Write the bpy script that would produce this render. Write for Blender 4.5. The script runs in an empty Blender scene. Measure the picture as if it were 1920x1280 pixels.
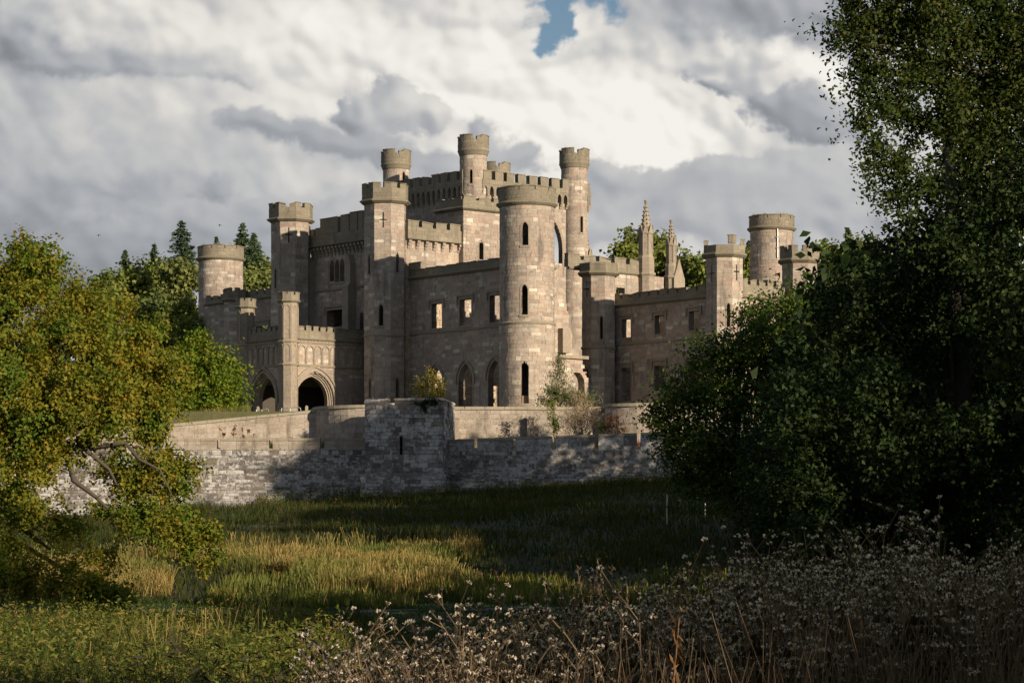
import bpy, math, random
import numpy as np
from mathutils import Vector, Matrix
random.seed(7)
RNG = np.random.default_rng(7)
C = bpy.context.scene.collection
SC = bpy.context.scene

# ------------------------------------------------------------------ camera
F = 4700.0          # focal length in pixels of the 1920 wide photograph
CX, HY = 960.0, 1000.0
cam_d = bpy.data.cameras.new('camera')
cam = bpy.data.objects.new('camera', cam_d)
C.objects.link(cam)
cam.location = (0, 0, 0)
cam.rotation_euler = (math.radians(90), 0, 0)
cam_d.sensor_width = 36
cam_d.lens = F / 1920 * 36
cam_d.shift_y = (HY - 640) / 1920
cam_d.clip_start = 0.3
cam_d.clip_end = 9000
SC.camera = cam

# ------------------------------------------------------------------ sun
SUN_AZ = math.radians(42.3)      # from "behind the camera" towards +x
SUN_EL = math.radians(15.3)
S = Vector((math.sin(SUN_AZ) * math.cos(SUN_EL), -math.cos(SUN_AZ) * math.cos(SUN_EL), math.sin(SUN_EL)))
sd = bpy.data.lights.new('sun', 'SUN')
sd.energy = 5.0
sd.angle = math.radians(0.6)
sd.color = (1.0, 0.83, 0.62)
so = bpy.data.objects.new('sun', sd)
C.objects.link(so)
so.rotation_euler = (-S).to_track_quat('-Z', 'Y').to_euler()
so.location = (60, -40, 80)

# ------------------------------------------------------------------ view, sampling
SC.view_settings.view_transform = 'Standard'
SC.view_settings.look = 'None'
SC.view_settings.exposure = 0.6
SC.view_settings.gamma = 1.0
SC.view_settings.use_curve_mapping = False
SC.cycles.use_denoising = True
SC.cycles.max_bounces = 4
SC.cycles.diffuse_bounces = 3
SC.cycles.glossy_bounces = 2
SC.cycles.transmission_bounces = 3
SC.cycles.sample_clamp_indirect = 4

# ------------------------------------------------------------------ node helper
class N:
    """small helper: builds math chains in a node tree"""
    def __init__(s, nt):
        s.nt = nt
    def node(s, t, **kw):
        n = s.nt.nodes.new(t)
        for k, v in kw.items():
            setattr(n, k, v)
        return n
    def put(s, sock, v):
        if v is None:
            return
        if isinstance(v, bpy.types.NodeSocket):
            s.nt.links.new(v, sock)
        else:
            if isinstance(v, (tuple, list)) and len(v) == 3 and len(getattr(sock, 'default_value', ())) == 4:
                v = (*v, 1.0)
            sock.default_value = v
    def m(s, op, a, b=None, c=None, clamp=False):
        n = s.node('ShaderNodeMath', operation=op)
        n.use_clamp = clamp
        s.put(n.inputs[0], a); s.put(n.inputs[1], b)
        if c is not None:
            s.put(n.inputs[2], c)
        return n.outputs[0]
    def vm(s, op, a, b=None, scale=None):
        n = s.node('ShaderNodeVectorMath', operation=op)
        s.put(n.inputs[0], a); s.put(n.inputs[1], b)
        if scale is not None:
            s.put(n.inputs['Scale'], scale)
        return n.outputs[1] if op in ('DOT_PRODUCT', 'LENGTH') else n.outputs[0]
    def noise(s, vec, scale, detail=4, rough=0.55, lac=2.0, out='Fac'):
        n = s.node('ShaderNodeTexNoise')
        s.put(n.inputs['Vector'], vec); n.inputs['Scale'].default_value = scale
        n.inputs['Detail'].default_value = detail; n.inputs['Roughness'].default_value = rough
        n.inputs['Lacunarity'].default_value = lac
        return n.outputs[0 if out == 'Fac' else 1]
    def smooth(s, x, lo, hi, a=0.0, b=1.0):
        n = s.node('ShaderNodeMapRange', interpolation_type='SMOOTHSTEP')
        s.put(n.inputs[0], x); s.put(n.inputs[1], lo); s.put(n.inputs[2], hi)
        s.put(n.inputs[3], a); s.put(n.inputs[4], b)
        return n.outputs[0]
    def mix(s, f, a, b, blend='MIX'):
        n = s.node('ShaderNodeMix', data_type='RGBA', blend_type=blend)
        s.put(n.inputs[0], f); s.put(n.inputs[6], a); s.put(n.inputs[7], b)
        return n.outputs[2]
    def ramp(s, f, stops, interp='LINEAR'):
        n = s.node('ShaderNodeValToRGB')
        n.color_ramp.interpolation = interp
        e = n.color_ramp.elements
        while len(e) < len(stops):
            e.new(0.5)
        for el, (p, c) in zip(e, stops):
            el.position = p; el.color = (*c, 1.0)
        s.put(n.inputs[0], f)
        return n.outputs[0]

# ------------------------------------------------------------------ world: clear sky with broken cloud
W = bpy.data.worlds.new('World')
SC.world = W
W.use_nodes = True
nt = W.node_tree
nt.nodes.clear()
n = N(nt)
out = n.node('ShaderNodeOutputWorld')
skyn = n.node('ShaderNodeTexSky', sky_type='NISHITA')
skyn.sun_disc = False
skyn.sun_elevation = SUN_EL
skyn.sun_rotation = math.atan2(S.x, S.y)     # the sky's rotation is measured from +Y towards +X
skyn.air_density = 1.0
skyn.dust_density = 0.3
skyn.ozone_density = 2.0
bg_sky = n.node('ShaderNodeBackground')
nt.links.new(skyn.outputs[0], bg_sky.inputs[0])
bg_sky.inputs[1].default_value = 0.050
tc = n.node('ShaderNodeTexCoord')
d = n.vm('NORMALIZE', tc.outputs['Generated'])
sep = n.node('ShaderNodeSeparateXYZ'); n.put(sep.inputs[0], d)
dy = n.m('MAXIMUM', sep.outputs[1], 0.12)
U = n.m('MULTIPLY', n.m('DIVIDE', sep.outputs[0], dy), 4.7)     # 0 straight ahead, one unit = 12 degrees
V = n.m('MULTIPLY', n.m('DIVIDE', sep.outputs[2], dy), 4.7)
# ------------------------------------------------------------------ clouds: height fields of heaped puffs, lit from the sun's side
CW, CH = 1664, 832
CU0, CU1, CV0, CV1 = -1.30, 1.30, -0.15, 1.15          # directions covered (tangents x 4.7)
def cloud_map():
    rng = np.random.default_rng(11)
    u = np.linspace(CU0, CU1, CW)[None, :].repeat(CH, 0); v = np.linspace(CV0, CV1, CH)[:, None].repeat(CW, 1)   # row 0 is the lowest
    sm = lambda x, a, b: (lambda t: t * t * (3 - 2 * t))(np.clip((x - a) / (b - a), 0, 1))
    def vnoise2(x, y, seed):
        xi, yi = np.floor(x).astype(int), np.floor(y).astype(int); fx, fy = x - xi, y - yi
        fx = fx * fx * fx * (fx * (fx * 6 - 15) + 10); fy = fy * fy * fy * (fy * (fy * 6 - 15) + 10)
        def g(ix, iy):
            h = (ix * 374761393 + iy * 668265263 + seed * 974711) & 0x7fffffff
            h = ((h ^ (h >> 13)) * 1274126177) & 0x7fffffff
            a = (h & 0xffff) / 65536.0 * 6.2832
            return np.cos(a), np.sin(a)
        def dot(ix, iy, dx, dy):
            c, s = g(ix, iy); return c * dx + s * dy
        fx0, fy0 = x - xi, y - yi
        a = dot(xi, yi, fx0, fy0); b = dot(xi + 1, yi, fx0 - 1, fy0); c = dot(xi, yi + 1, fx0, fy0 - 1); d_ = dot(xi + 1, yi + 1, fx0 - 1, fy0 - 1)
        return (a * (1 - fx) + b * fx) * (1 - fy) + (c * (1 - fx) + d_ * fx) * fy
    def fbm(x, y, s, o, r, seed):
        t, amp, n_ = 0, 1.0, 0
        for i in range(o):
            t = t + amp * vnoise2(x * s + 17.3 * i, y * s - 9.1 * i, seed + i); n_ += amp; amp *= r; s *= 2.03
        return t / n_ * 1.6
    def worley(x, y, seed):
        xi, yi = np.floor(x).astype(int), np.floor(y).astype(int); best = np.full(x.shape, 9.0)
        for dx in (-1, 0, 1):
            for dy in (-1, 0, 1):
                ix, iy = xi + dx, yi + dy
                h = (ix * 374761393 + iy * 668265263 + seed * 974711) & 0x7fffffff
                h = ((h ^ (h >> 13)) * 1274126177) & 0x7fffffff
                px, py = ix + (h & 0x3ff) / 1024.0, iy + ((h >> 10) & 0x3ff) / 1024.0
                best = np.minimum(best, (px - x) ** 2 + (py - y) ** 2)
        return 1 - np.minimum(best, 1.2)           # rounded heads, creases between
    def puffs(x, y, s, o, r, seed):
        t, amp, n_ = 0, 1.0, 0
        for i in range(o):
            t = t + amp * worley(x * s + 3.1 * i, y * s + 7.7 * i, seed + i); n_ += amp; amp *= r; s *= 2.1
        return t / n_ - 0.62
    def blur(a, k):
        for ax_ in (0, 1):
            for _ in range(2):
                c = np.cumsum(np.pad(a, [(k + 1, k) if i == ax_ else (0, 0) for i in (0, 1)], mode='edge'), ax_)
                a = (np.take(c, range(2 * k + 1, c.shape[ax_]), ax_) - np.take(c, range(0, c.shape[ax_] - 2 * k - 1), ax_)) / (2 * k + 1)
        return a
    def B(px, py, sx, sy, amp, rot=0.0, pw=1.0):
        du, dv = ub - (px - 960) / 1000, vb - (1000 - py) / 1000
        c, s = math.cos(rot), math.sin(rot); a, b = du * c + dv * s, dv * c - du * s
        return amp * np.exp(-((a / sx * 1000) ** 2 + (b / sy * 1000) ** 2) ** pw)
    wx, wy = fbm(u, v, 5, 4, .55, 1), fbm(u, v, 5, 4, .55, 31)
    x, y = u + 0.035 * wx, (v + 0.030 * wy) * 1.25
    px_w = (CU1 - CU0) / CW
    q1, q2 = fbm(u, v, 9, 5, .6, 201), fbm(u, v, 9, 5, .6, 231)
    ub, vb = u + .045 * q1 + .03 * wx, v + .035 * q2 + .02 * wy
    def light(H, scale, k=(0.62, 0.62, 0.50)):
        gx = np.gradient(H, axis=1) / px_w * scale; gy = np.gradient(H, axis=0) / px_w * scale
        nz = 1 / np.sqrt(gx * gx + gy * gy + 1)
        return (-gx * k[0] - gy * k[1] + k[2]) * nz
    big = fbm(x, y, 2.2, 5, .5, 5); mid = fbm(x, y, 6.5, 6, .55, 12); fine = fbm(x, y, 26, 4, .6, 44)
    pf = puffs(x, y, 6.6, 5, .52, 70); pf2 = puffs(x, y, 15.0, 4, .55, 90)
    # ---- bright far heaps
    heap = B(1150, 210, 330, 150, 1.0) + B(820, 80, 330, 150, .75) + B(1480, 150, 200, 90, .8) + B(180, 60, 240, 80, .5) + .25
    H = (pf * 1.0 + mid * 0.22 + fine * 0.05) * 0.12 * np.clip(heap, 0, 1.2) + mid * 0.012
    Hs = blur(H, 5)
    li = light(Hs, 1.0) - 0.50
    ao = blur(H, 2) - blur(H, 26)
    T = 0.825 + li * 0.15 + ao * 0.65 + big * 0.10 + mid * 0.065
    T += B(640, 70, 360, 150, .09) + B(1120, 240, 250, 120, .22) + B(1230, 285, 90, 34, .10) + B(900, 100, 150, 120, .10) + B(1372, 84, 34, 18, .16, -.6) + B(1500, 118, 60, 24, .17, -.3) + B(1556, 150, 50, 26, .12, -.6)
    T -= B(1600, 10, 300, 62, .22) + B(1340, 30, 110, 40, .08) + B(150, 108, 260, 34, .14, -.08) + B(20, 40, 80, 60, .15) + B(60, 400, 380, 230, .14) + B(60, 540, 400, 110, .15) + B(1520, 250, 160, 60, .05)
    # ---- nearer grey banks with rounded tops
    def front(E, e0, e1, base, tint, seed, lit=0.12, amp=(.55, .60, .22)):
        near_ = np.clip((E + .40) / .38, 0, 1)
        S = E + (puffs(x, y, 12.0, 4, .52, seed) * amp[0] + mid * amp[1] + fine * amp[2]) * near_
        al = sm(S, e0, e1)
        hs = blur(np.clip(S, -.4, .8) * 0.07, 6)
        tone = base + (light(hs, 1.0) - .5) * lit + big * .05 + mid * .05 + tint
        return al, tone
    E1 = B(738, 172, 44, 44, .75) + B(668, 208, 58, 36, .70) + B(800, 212, 56, 30, .55) + B(730, 226, 110, 34, .5) - .42
    a1, t1 = front(E1, -.14, .24, .735, -B(735, 150, 40, 30, .07) - B(660, 200, 50, 30, .05) + B(740, 260, 150, 40, .12), 120, .20)
    E2 = B(470, 236, 110, 26, .42, -.14) + B(600, 264, 130, 30, .62, -.18) + B(740, 290, 130, 32, .75, -.16) + B(905, 250, 36, 36, .75) + B(985, 292, 56, 34, .72) + B(860, 320, 130, 40, .6) - .40
    a2, t2 = front(E2, -.26, .34, .665, B(700, 350, 300, 40, .10) + B(920, 280, 80, 50, .06), 150, .06)
    E3 = B(1110, 318, 50, 26, .6) + B(1200, 350, 110, 36, .75) + B(1330, 348, 120, 34, .8) + B(1480, 330, 120, 44, .8) + B(1250, 400, 420, 50, .75) + B(700, 420, 420, 60, .6) + B(300, 480, 420, 90, .55) + B(1600, 420, 240, 90, .7) - .44
    a3, t3 = front(E3, -.22, .26, .715, B(1300, 460, 500, 70, .05) - B(1300, 345, 300, 30, .035) - B(200, 520, 340, 110, .09) - B(560, 440, 200, 60, .02), 180, .10)
    E4 = B(400, 348, 46, 28, .75) + B(240, 345, 90, 30, .65) + B(180, 128, 180, 20, .6, -.1) + B(420, 150, 120, 16, .35, -.15) - .42
    a4, t4 = front(E4, -.30, .40, .655, 0, 210, .10)
    E5 = B(1530, 190, 56, 34, .7) + B(1440, 215, 70, 30, .55, -.3) + B(1330, 150, 90, 16, .62, -.5) + B(1600, 20, 240, 66, .8) + B(1560, 235, 120, 40, .5) - .44
    a5, t5 = front(E5, -.16, .26, .665, 0, 240, .14)
    for a, t, k in ((a5, t5, .85), (a4, t4, .75), (a3, t3, .92), (a1, t1, .92), (a2, t2, .92)):
        T = T * (1 - a * k) + t * a * k
    T = T + fine * 0.012
    T = np.clip(T, .40, 1.0)
    T = np.where(T > .9, .9 + (T - .9) * .62, T)
    # colour: cool greys, warm whites
    w = sm(T, .62, .90)[..., None]
    col = T[..., None] * (np.array((.978, .997, 1.03)) * (1 - w) + np.array((1.01, .994, .968)) * w)
    lin = np.clip(col, 0, 1.2) ** 2.2
    # ragged hole of blue
    hole = B(1032, 15, 34, 66, 1.2, .1) + B(1040, 62, 26, 44, .9) + B(1020, 98, 14, 16, .5) + B(1150, 18, 34, 40, .95) + B(1095, -12, 60, 20, .75) + B(1085, 60, 40, 40, .28)
    hole = hole - pf2 * .55 - mid * .5 - fine * .32
    alpha = 1 - sm(hole, .30, .95)
    return lin.astype(np.float32), alpha.astype(np.float32)

_lin, _al = cloud_map()
_buf = np.ones((CH, CW, 4), np.float32); _buf[..., :3] = _lin; _buf[..., 3] = _al
cimg = bpy.data.images.new('cloud_field', CW, CH, alpha=True, float_buffer=True)
cimg.colorspace_settings.name = 'Non-Color'
cimg.alpha_mode = 'CHANNEL_PACKED'
cimg.pixels.foreach_set(_buf.ravel()); cimg.update(); cimg.pack()
front_side = n.smooth(sep.outputs[1], 0.30, 0.55)
comb = n.node('ShaderNodeCombineXYZ')
n.put(comb.inputs[0], n.m('DIVIDE', n.m('SUBTRACT', U, CU0), CU1 - CU0)); n.put(comb.inputs[1], n.m('DIVIDE', n.m('SUBTRACT', V, CV0), CV1 - CV0))
tex = n.node('ShaderNodeTexImage', interpolation='Cubic', extension='EXTEND'); tex.image = cimg
n.put(tex.inputs[0], comb.outputs[0])
inside = n.m('MULTIPLY', n.m('MULTIPLY', n.smooth(n.m('ABSOLUTE', U), 1.28, 1.08, 0.0, 1.0), n.smooth(V, 1.13, 1.02, 0.0, 1.0)), n.m('MULTIPLY', n.smooth(V, -0.15, -0.05), front_side))
# the rest of the sky: unseen broken cloud, opened wider and blued to cool the ambient light
rest = n.noise(d, 3.2, 7, 0.55)
rest_col = n.ramp(rest, [(0.30, (0.26, 0.30, 0.36)), (0.5, (0.40, 0.43, 0.48)), (0.70, (0.74, 0.735, 0.72))])
rest_gap = n.m('MULTIPLY', n.smooth(n.noise(n.vm('ADD', d, (3.1, 1.7, 0.4)), 2.6, 7, 0.55), 0.40, 0.52), n.smooth(sep.outputs[2], 0.22, 0.42))
cloud_col = n.mix(inside, rest_col, tex.outputs[0])
gp = n.node('ShaderNodeMix'); n.put(gp.inputs[0], inside); n.put(gp.inputs[2], rest_gap); n.put(gp.inputs[3], n.m('SUBTRACT', 1.0, tex.outputs[1]))
gap = gp.outputs[0]
bg_cl = n.node('ShaderNodeBackground')
n.put(bg_cl.inputs[0], cloud_col)
bg_cl.inputs[1].default_value = 0.64
msh = n.node('ShaderNodeMixShader')
n.put(msh.inputs[0], gap)
nt.links.new(bg_cl.outputs[0], msh.inputs[1]); nt.links.new(bg_sky.outputs[0], msh.inputs[2])
nt.links.new(msh.outputs[0], out.inputs[0])

# ------------------------------------------------------------------ materials
def material(name):
    m = bpy.data.materials.new(name)
    m.use_nodes = True
    t = m.node_tree
    t.nodes.clear()
    k = N(t)
    o = k.node('ShaderNodeOutputMaterial')
    b = k.node('ShaderNodeBsdfPrincipled')
    t.links.new(b.outputs[0], o.inputs[0])
    return m, k, b, o

def stone_material(name, stops, dirt=(0.10, 0.09, 0.08), dirt_amt=0.5, lichen=None, lichen_amt=0.3, patch=None, patch_amt=0.0, bump=0.25, spots=0.35):
    m, k, b, o = material(name)
    geo = k.node('ShaderNodeNewGeometry')
    pos = geo.outputs['Position']
    isl = geo.outputs['Random Per Island']
    col = k.ramp(isl, stops)
    # broad tonal drift and per-stone grain
    drift = k.noise(pos, 0.22, 4, 0.6)
    col = k.mix(k.smooth(drift, 0.35, 0.7), col, k.mix(0.5, col, tuple(0.72 * c for c in stops[0][1])))
    grain = k.noise(pos, 5.0, 4, 0.65)
    col = k.mix(1.0, col, k.ramp(grain, [(0.25, (0.72, 0.71, 0.70)), (0.75, (1.18, 1.17, 1.16))]), 'MULTIPLY')
    # rain streaks run down the wall
    mp_ = k.node('ShaderNodeMapping'); k.put(mp_.inputs[0], pos); mp_.inputs['Scale'].default_value = (1.0, 1.0, 0.14)
    streak = k.noise(mp_.outputs[0], 1.5, 5, 0.62)
    col = k.mix(k.m('MULTIPLY', k.smooth(streak, 0.52, 0.74), dirt_amt), col, dirt)
    blot = k.noise(pos, 0.85, 6, 0.7)
    col = k.mix(k.m('MULTIPLY', k.smooth(blot, 0.55, 0.72), dirt_amt * 0.95), col, tuple(1.4 * c for c in dirt))
    sp = k.noise(pos, 2.3, 7, 0.78)
    col = k.mix(k.m('MULTIPLY', k.smooth(sp, 0.60, 0.68), spots), col, tuple(0.85 * c for c in dirt))
    col = k.mix(k.m('MULTIPLY', k.smooth(sp, 0.40, 0.33), spots * 0.8), col, tuple(min(1.0, 1.45 * c) for c in stops[-1][1]))
    if patch:
        pn = k.noise(pos, 0.55, 7, 0.75)
        pf = k.noise(pos, 4.5, 6, 0.78)
        f_ = k.smooth(k.m('ADD', k.m('ADD', k.m('MULTIPLY', pn, 0.45), k.m('MULTIPLY', pf, 0.43)), k.m('MULTIPLY', k.m('FRACT', k.m('MULTIPLY', isl, 7.31)), 0.12)), 0.465, 0.58)
        col = k.mix(k.m('MULTIPLY', f_, patch_amt), col, patch)
    if lichen:
        ln = k.noise(pos, 1.9, 6, 0.7)
        sepn = k.node('ShaderNodeSeparateXYZ'); k.put(sepn.inputs[0], geo.outputs['Normal'])
        up = k.m('MULTIPLY', k.m('MAXIMUM', sepn.outputs[2], 0.0), 0.7)
        lf = k.m('ADD', k.m('MULTIPLY', k.smooth(ln, 0.44, 0.62), lichen_amt), up, clamp=True)
        col = k.mix(lf, col, lichen)
    k.put(b.inputs['Base Color'], col)
    b.inputs['Roughness'].default_value = 0.92
    if 'Specular IOR Level' in b.inputs:
        b.inputs['Specular IOR Level'].default_value = 0.25
    bp = k.node('ShaderNodeBump'); bp.inputs['Strength'].default_value = bump; bp.inputs['Distance'].default_value = 0.05
    k.put(bp.inputs['Height'], k.m('ADD', grain, k.m('MULTIPLY', blot, 0.6)))
    k.put(b.inputs['Normal'], bp.outputs[0])
    return m

M = {}
M['ashlar'] = stone_material('ashlar_sandstone',
    [(0.0, (0.2365, 0.2000, 0.1765)), (0.14, (0.3630, 0.3085, 0.2593)), (0.28, (0.3300, 0.2457, 0.2041)), (0.42, (0.3960, 0.3485, 0.2923)), (0.55, (0.3740, 0.3256, 0.2758)), (0.68, (0.2970, 0.2685, 0.2372)), (0.8, (0.3795, 0.2914, 0.2372)), (0.92, (0.4620, 0.4228, 0.3585)), (1.0, (0.5720, 0.5427, 0.4689))],
    dirt=(0.10, 0.09, 0.087), dirt_amt=0.8, lichen=(0.30, 0.27, 0.19), lichen_amt=0.18)
M['parapet'] = stone_material('weathered_parapet_stone',
    [(0.0, (0.185, 0.165, 0.13)), (0.35, (0.235, 0.21, 0.165)), (0.7, (0.20, 0.178, 0.142)), (1.0, (0.275, 0.245, 0.19))],
    dirt=(0.095, 0.085, 0.07), dirt_amt=0.75, lichen=(0.185, 0.17, 0.11), lichen_amt=0.4)
M['trim'] = stone_material('dressed_trim_stone',
    [(0.0, (0.245, 0.21, 0.175)), (0.5, (0.30, 0.255, 0.21)), (1.0, (0.27, 0.23, 0.195))],
    dirt=(0.13, 0.115, 0.10), dirt_amt=0.6, lichen=(0.26, 0.235, 0.15), lichen_amt=0.35)
M['rubble'] = stone_material('rubble_core_stone',
    [(0.0, (0.3000, 0.2360, 0.1750)), (0.3, (0.4400, 0.3658, 0.2750)), (0.6, (0.3700, 0.2832, 0.2063)), (1.0, (0.5400, 0.4956, 0.4000))],
    dirt=(0.16, 0.11, 0.075), dirt_amt=0.6, bump=0.6)
M['rampart'] = stone_material('rampart_limewashed_rubble',
    [(0.0, (0.1244, 0.1125, 0.1053)), (0.25, (0.1830, 0.1650, 0.1521)), (0.5, (0.1464, 0.1313, 0.1209)), (0.8, (0.2269, 0.2100, 0.1950)), (1.0, (0.3074, 0.2925, 0.2769))],
    dirt=(0.055, 0.05, 0.05), dirt_amt=0.8, patch=(0.54, 0.53, 0.51), patch_amt=0.72, bump=0.5, spots=0.5)
M['terrace'] = stone_material('terrace_wall_stone',
    [(0.0, (0.26, 0.22, 0.18)), (0.3, (0.34, 0.29, 0.235)), (0.6, (0.29, 0.245, 0.20)), (1.0, (0.40, 0.35, 0.29))],
    dirt=(0.10, 0.085, 0.07), dirt_amt=0.75, spots=0.55, patch=(0.44, 0.405, 0.36), patch_amt=0.4, bump=0.4)
M['coping'] = stone_material('coping_stone',
    [(0.0, (0.26, 0.23, 0.185)), (0.5, (0.32, 0.285, 0.23)), (1.0, (0.28, 0.25, 0.20))],
    dirt=(0.14, 0.12, 0.095), dirt_amt=0.55, lichen=(0.29, 0.27, 0.18), lichen_amt=0.45)

def plain(name, col, rough=0.8, metal=0.0, var=0.25, scale=3.0):
    m, k, b, o = material(name)
    geo = k.node('ShaderNodeNewGeometry')
    nz = k.noise(geo.outputs['Position'], scale, 5, 0.6)
    k.put(b.inputs['Base Color'], k.mix(nz, tuple(c * (1 - var) for c in col), tuple(c * (1 + var) for c in col)))
    b.inputs['Roughness'].default_value = rough
    b.inputs['Metallic'].default_value = metal
    return m
M['slate'] = plain('roof_slate', (0.16, 0.17, 0.20), 0.6)
M['render'] = plain('pale_render', (0.42, 0.38, 0.32))
M['brick'] = plain('chimney_brick', (0.25, 0.13, 0.085))
M['dark'] = plain('dark_wood', (0.05, 0.04, 0.03))
M['board'] = plain('weathered_board', (0.23, 0.16, 0.10))
M['steel'] = plain('galvanised_steel', (0.35, 0.36, 0.37), 0.45, 0.7)
M['stake'] = plain('pale_stake_wood', (0.42, 0.38, 0.32))
M['bird'] = plain('bird_feathers', (0.05, 0.05, 0.055))

def leaf_material(name, stops, trans=0.35, hue_noise=None, scale=0.35, rough=0.65, spec=0.12):
    """leaf colour: per leaf from its island, plus broad patches of a second tint"""
    m, k, b, o = material(name)
    geo = k.node('ShaderNodeNewGeometry')
    col = k.ramp(geo.outputs['Random Per Island'], stops)
    if hue_noise:
        nz = k.noise(geo.outputs['Position'], scale, 4, 0.6)
        col = k.mix(k.smooth(nz, 0.42, 0.66), col, k.mix(1.0, col, hue_noise, 'MULTIPLY'))
    k.put(b.inputs['Base Color'], col)
    b.inputs['Roughness'].default_value = rough
    if 'Specular IOR Level' in b.inputs:
        b.inputs['Specular IOR Level'].default_value = spec
    tr = k.node('ShaderNodeBsdfTranslucent')
    k.put(tr.inputs[0], k.mix(1.0, col, (1.5, 1.45, 0.7), 'MULTIPLY'))
    mx = k.node('ShaderNodeMixShader'); mx.inputs[0].default_value = trans
    m.node_tree.links.new(b.outputs[0], mx.inputs[1]); m.node_tree.links.new(tr.outputs[0], mx.inputs[2])
    m.node_tree.links.new(mx.outputs[0], o.inputs[0])
    return m
M['oak_leaf'] = leaf_material('oak_leaf_autumn', [(0.0, (0.1304, 0.1482, 0.0185)), (0.4, (0.1677, 0.1700, 0.0210)), (0.8, (0.2049, 0.1822, 0.0222)), (0.95, (0.2484, 0.1761, 0.0222)), (1.0, (0.2857, 0.1457, 0.0210))], 0.36, (0.50, 0.82, 0.8), 0.6)
M['green_leaf'] = leaf_material('fresh_green_leaf', [(0.0, (0.0791, 0.1310, 0.0138)), (0.5, (0.1222, 0.1794, 0.0184)), (1.0, (0.2156, 0.2070, 0.0230))], 0.38, (0.7, 0.85, 0.8), 0.5)
M['wood_leaf'] = leaf_material('woodland_leaf', [(0.0, (0.0983, 0.1269, 0.0279)), (0.5, (0.1393, 0.1704, 0.0342)), (1.0, (0.1964, 0.2087, 0.0528))], 0.25, (0.72, 0.85, 0.9), 0.06)
M['wood_leaf_pale'] = leaf_material('woodland_leaf_pale', [(0.0, (0.0936, 0.1092, 0.0312)), (0.5, (0.1326, 0.1560, 0.0437)), (1.0, (0.1794, 0.1872, 0.0624))], 0.22, (0.75, 0.9, 0.9), 0.08)
M['conifer_leaf'] = leaf_material('conifer_needles', [(0.0, (0.0364, 0.0619, 0.0328)), (0.6, (0.0619, 0.0946, 0.0473)), (1.0, (0.1001, 0.1310, 0.0619))], 0.1, (0.8, 0.9, 1.0), 0.3)
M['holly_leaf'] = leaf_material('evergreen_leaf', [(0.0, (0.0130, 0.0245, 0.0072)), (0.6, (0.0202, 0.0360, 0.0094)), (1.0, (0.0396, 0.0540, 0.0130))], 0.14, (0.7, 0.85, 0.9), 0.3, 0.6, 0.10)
M['beech_leaf'] = leaf_material('beech_leaf', [(0.0, (0.024, 0.040, 0.009)), (0.6, (0.038, 0.058, 0.012)), (1.0, (0.08, 0.08, 0.016))], 0.24, (0.7, 0.85, 0.8), 0.4)
M['laurel_leaf'] = leaf_material('laurel_leaf', [(0.0, (0.035, 0.068, 0.012)), (0.6, (0.055, 0.095, 0.015)), (1.0, (0.12, 0.125, 0.02))], 0.25, (0.6, 0.8, 0.8), 0.5, 0.6, 0.12)
M['shrub_leaf'] = leaf_material('wall_shrub_leaf', [(0.0, (0.065, 0.095, 0.018)), (0.45, (0.12, 0.135, 0.03)), (0.75, (0.22, 0.17, 0.04)), (1.0, (0.34, 0.15, 0.05))], 0.35)
M['sage_leaf'] = leaf_material('grey_green_leaf', [(0.0, (0.085, 0.105, 0.045)), (0.6, (0.125, 0.145, 0.06)), (1.0, (0.18, 0.18, 0.08))], 0.3)
M['dry_twig'] = leaf_material('dry_twig', [(0.0, (0.20, 0.15, 0.10)), (0.6, (0.30, 0.235, 0.16)), (1.0, (0.38, 0.30, 0.20))], 0.1)
M['dock'] = leaf_material('dry_dock_seed', [(0.0, (0.11, 0.05, 0.03)), (0.6, (0.18, 0.08, 0.045)), (1.0, (0.26, 0.13, 0.07))], 0.2)
M['bark'] = plain('oak_bark', (0.06, 0.05, 0.038), 0.95, 0, 0.5, 6)
M['dark_bark'] = plain('dark_bark', (0.034, 0.029, 0.023), 0.95, 0, 0.5, 6)
M['straw'] = leaf_material('straw_grass', [(0.0, (0.1336, 0.1144, 0.0321)), (0.35, (0.2307, 0.1830, 0.0588)), (0.7, (0.3279, 0.2402, 0.0909)), (1.0, (0.4372, 0.3088, 0.1390))], 0.4, (0.45, 0.75, 0.5), 0.12)
M['meadow'] = leaf_material('meadow_grass', [(0.0, (0.0251, 0.0363, 0.0078)), (0.4, (0.0418, 0.0530, 0.0112)), (0.75, (0.0670, 0.0642, 0.0195)), (1.0, (0.1116, 0.0893, 0.0391))], 0.4, (0.6, 0.85, 0.7), 0.25)
M['lawn'] = leaf_material('short_grass', [(0.0, (0.0248, 0.0527, 0.0074)), (0.6, (0.0341, 0.0682, 0.0099)), (1.0, (0.0558, 0.0806, 0.0155))], 0.35, (0.8, 0.85, 0.8), 0.3)
M['weed'] = leaf_material('tall_weed_leaf', [(0.0, (0.0753, 0.1064, 0.0198)), (0.5, (0.1339, 0.1488, 0.0285)), (0.85, (0.2175, 0.1842, 0.0440)), (1.0, (0.2844, 0.1701, 0.0661))], 0.35, (0.65, 0.85, 0.8), 0.35)
M['dry_stem'] = leaf_material('dry_stem', [(0.0, (0.0838, 0.0569, 0.0359)), (0.5, (0.1378, 0.0966, 0.0596)), (1.0, (0.2066, 0.1470, 0.0897))], 0.25)
M['thistle_leaf'] = leaf_material('withered_thistle_leaf', [(0.0, (0.0221, 0.0206, 0.0123)), (0.6, (0.0416, 0.0353, 0.0221)), (1.0, (0.0637, 0.0514, 0.0343))], 0.25)
M['down'] = leaf_material('thistle_down', [(0.0, (0.3098, 0.2651, 0.2352)), (0.6, (0.5577, 0.4858, 0.4419)), (1.0, (0.8520, 0.7655, 0.6985))], 0.5, rough=0.9, spec=0.1)
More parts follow.
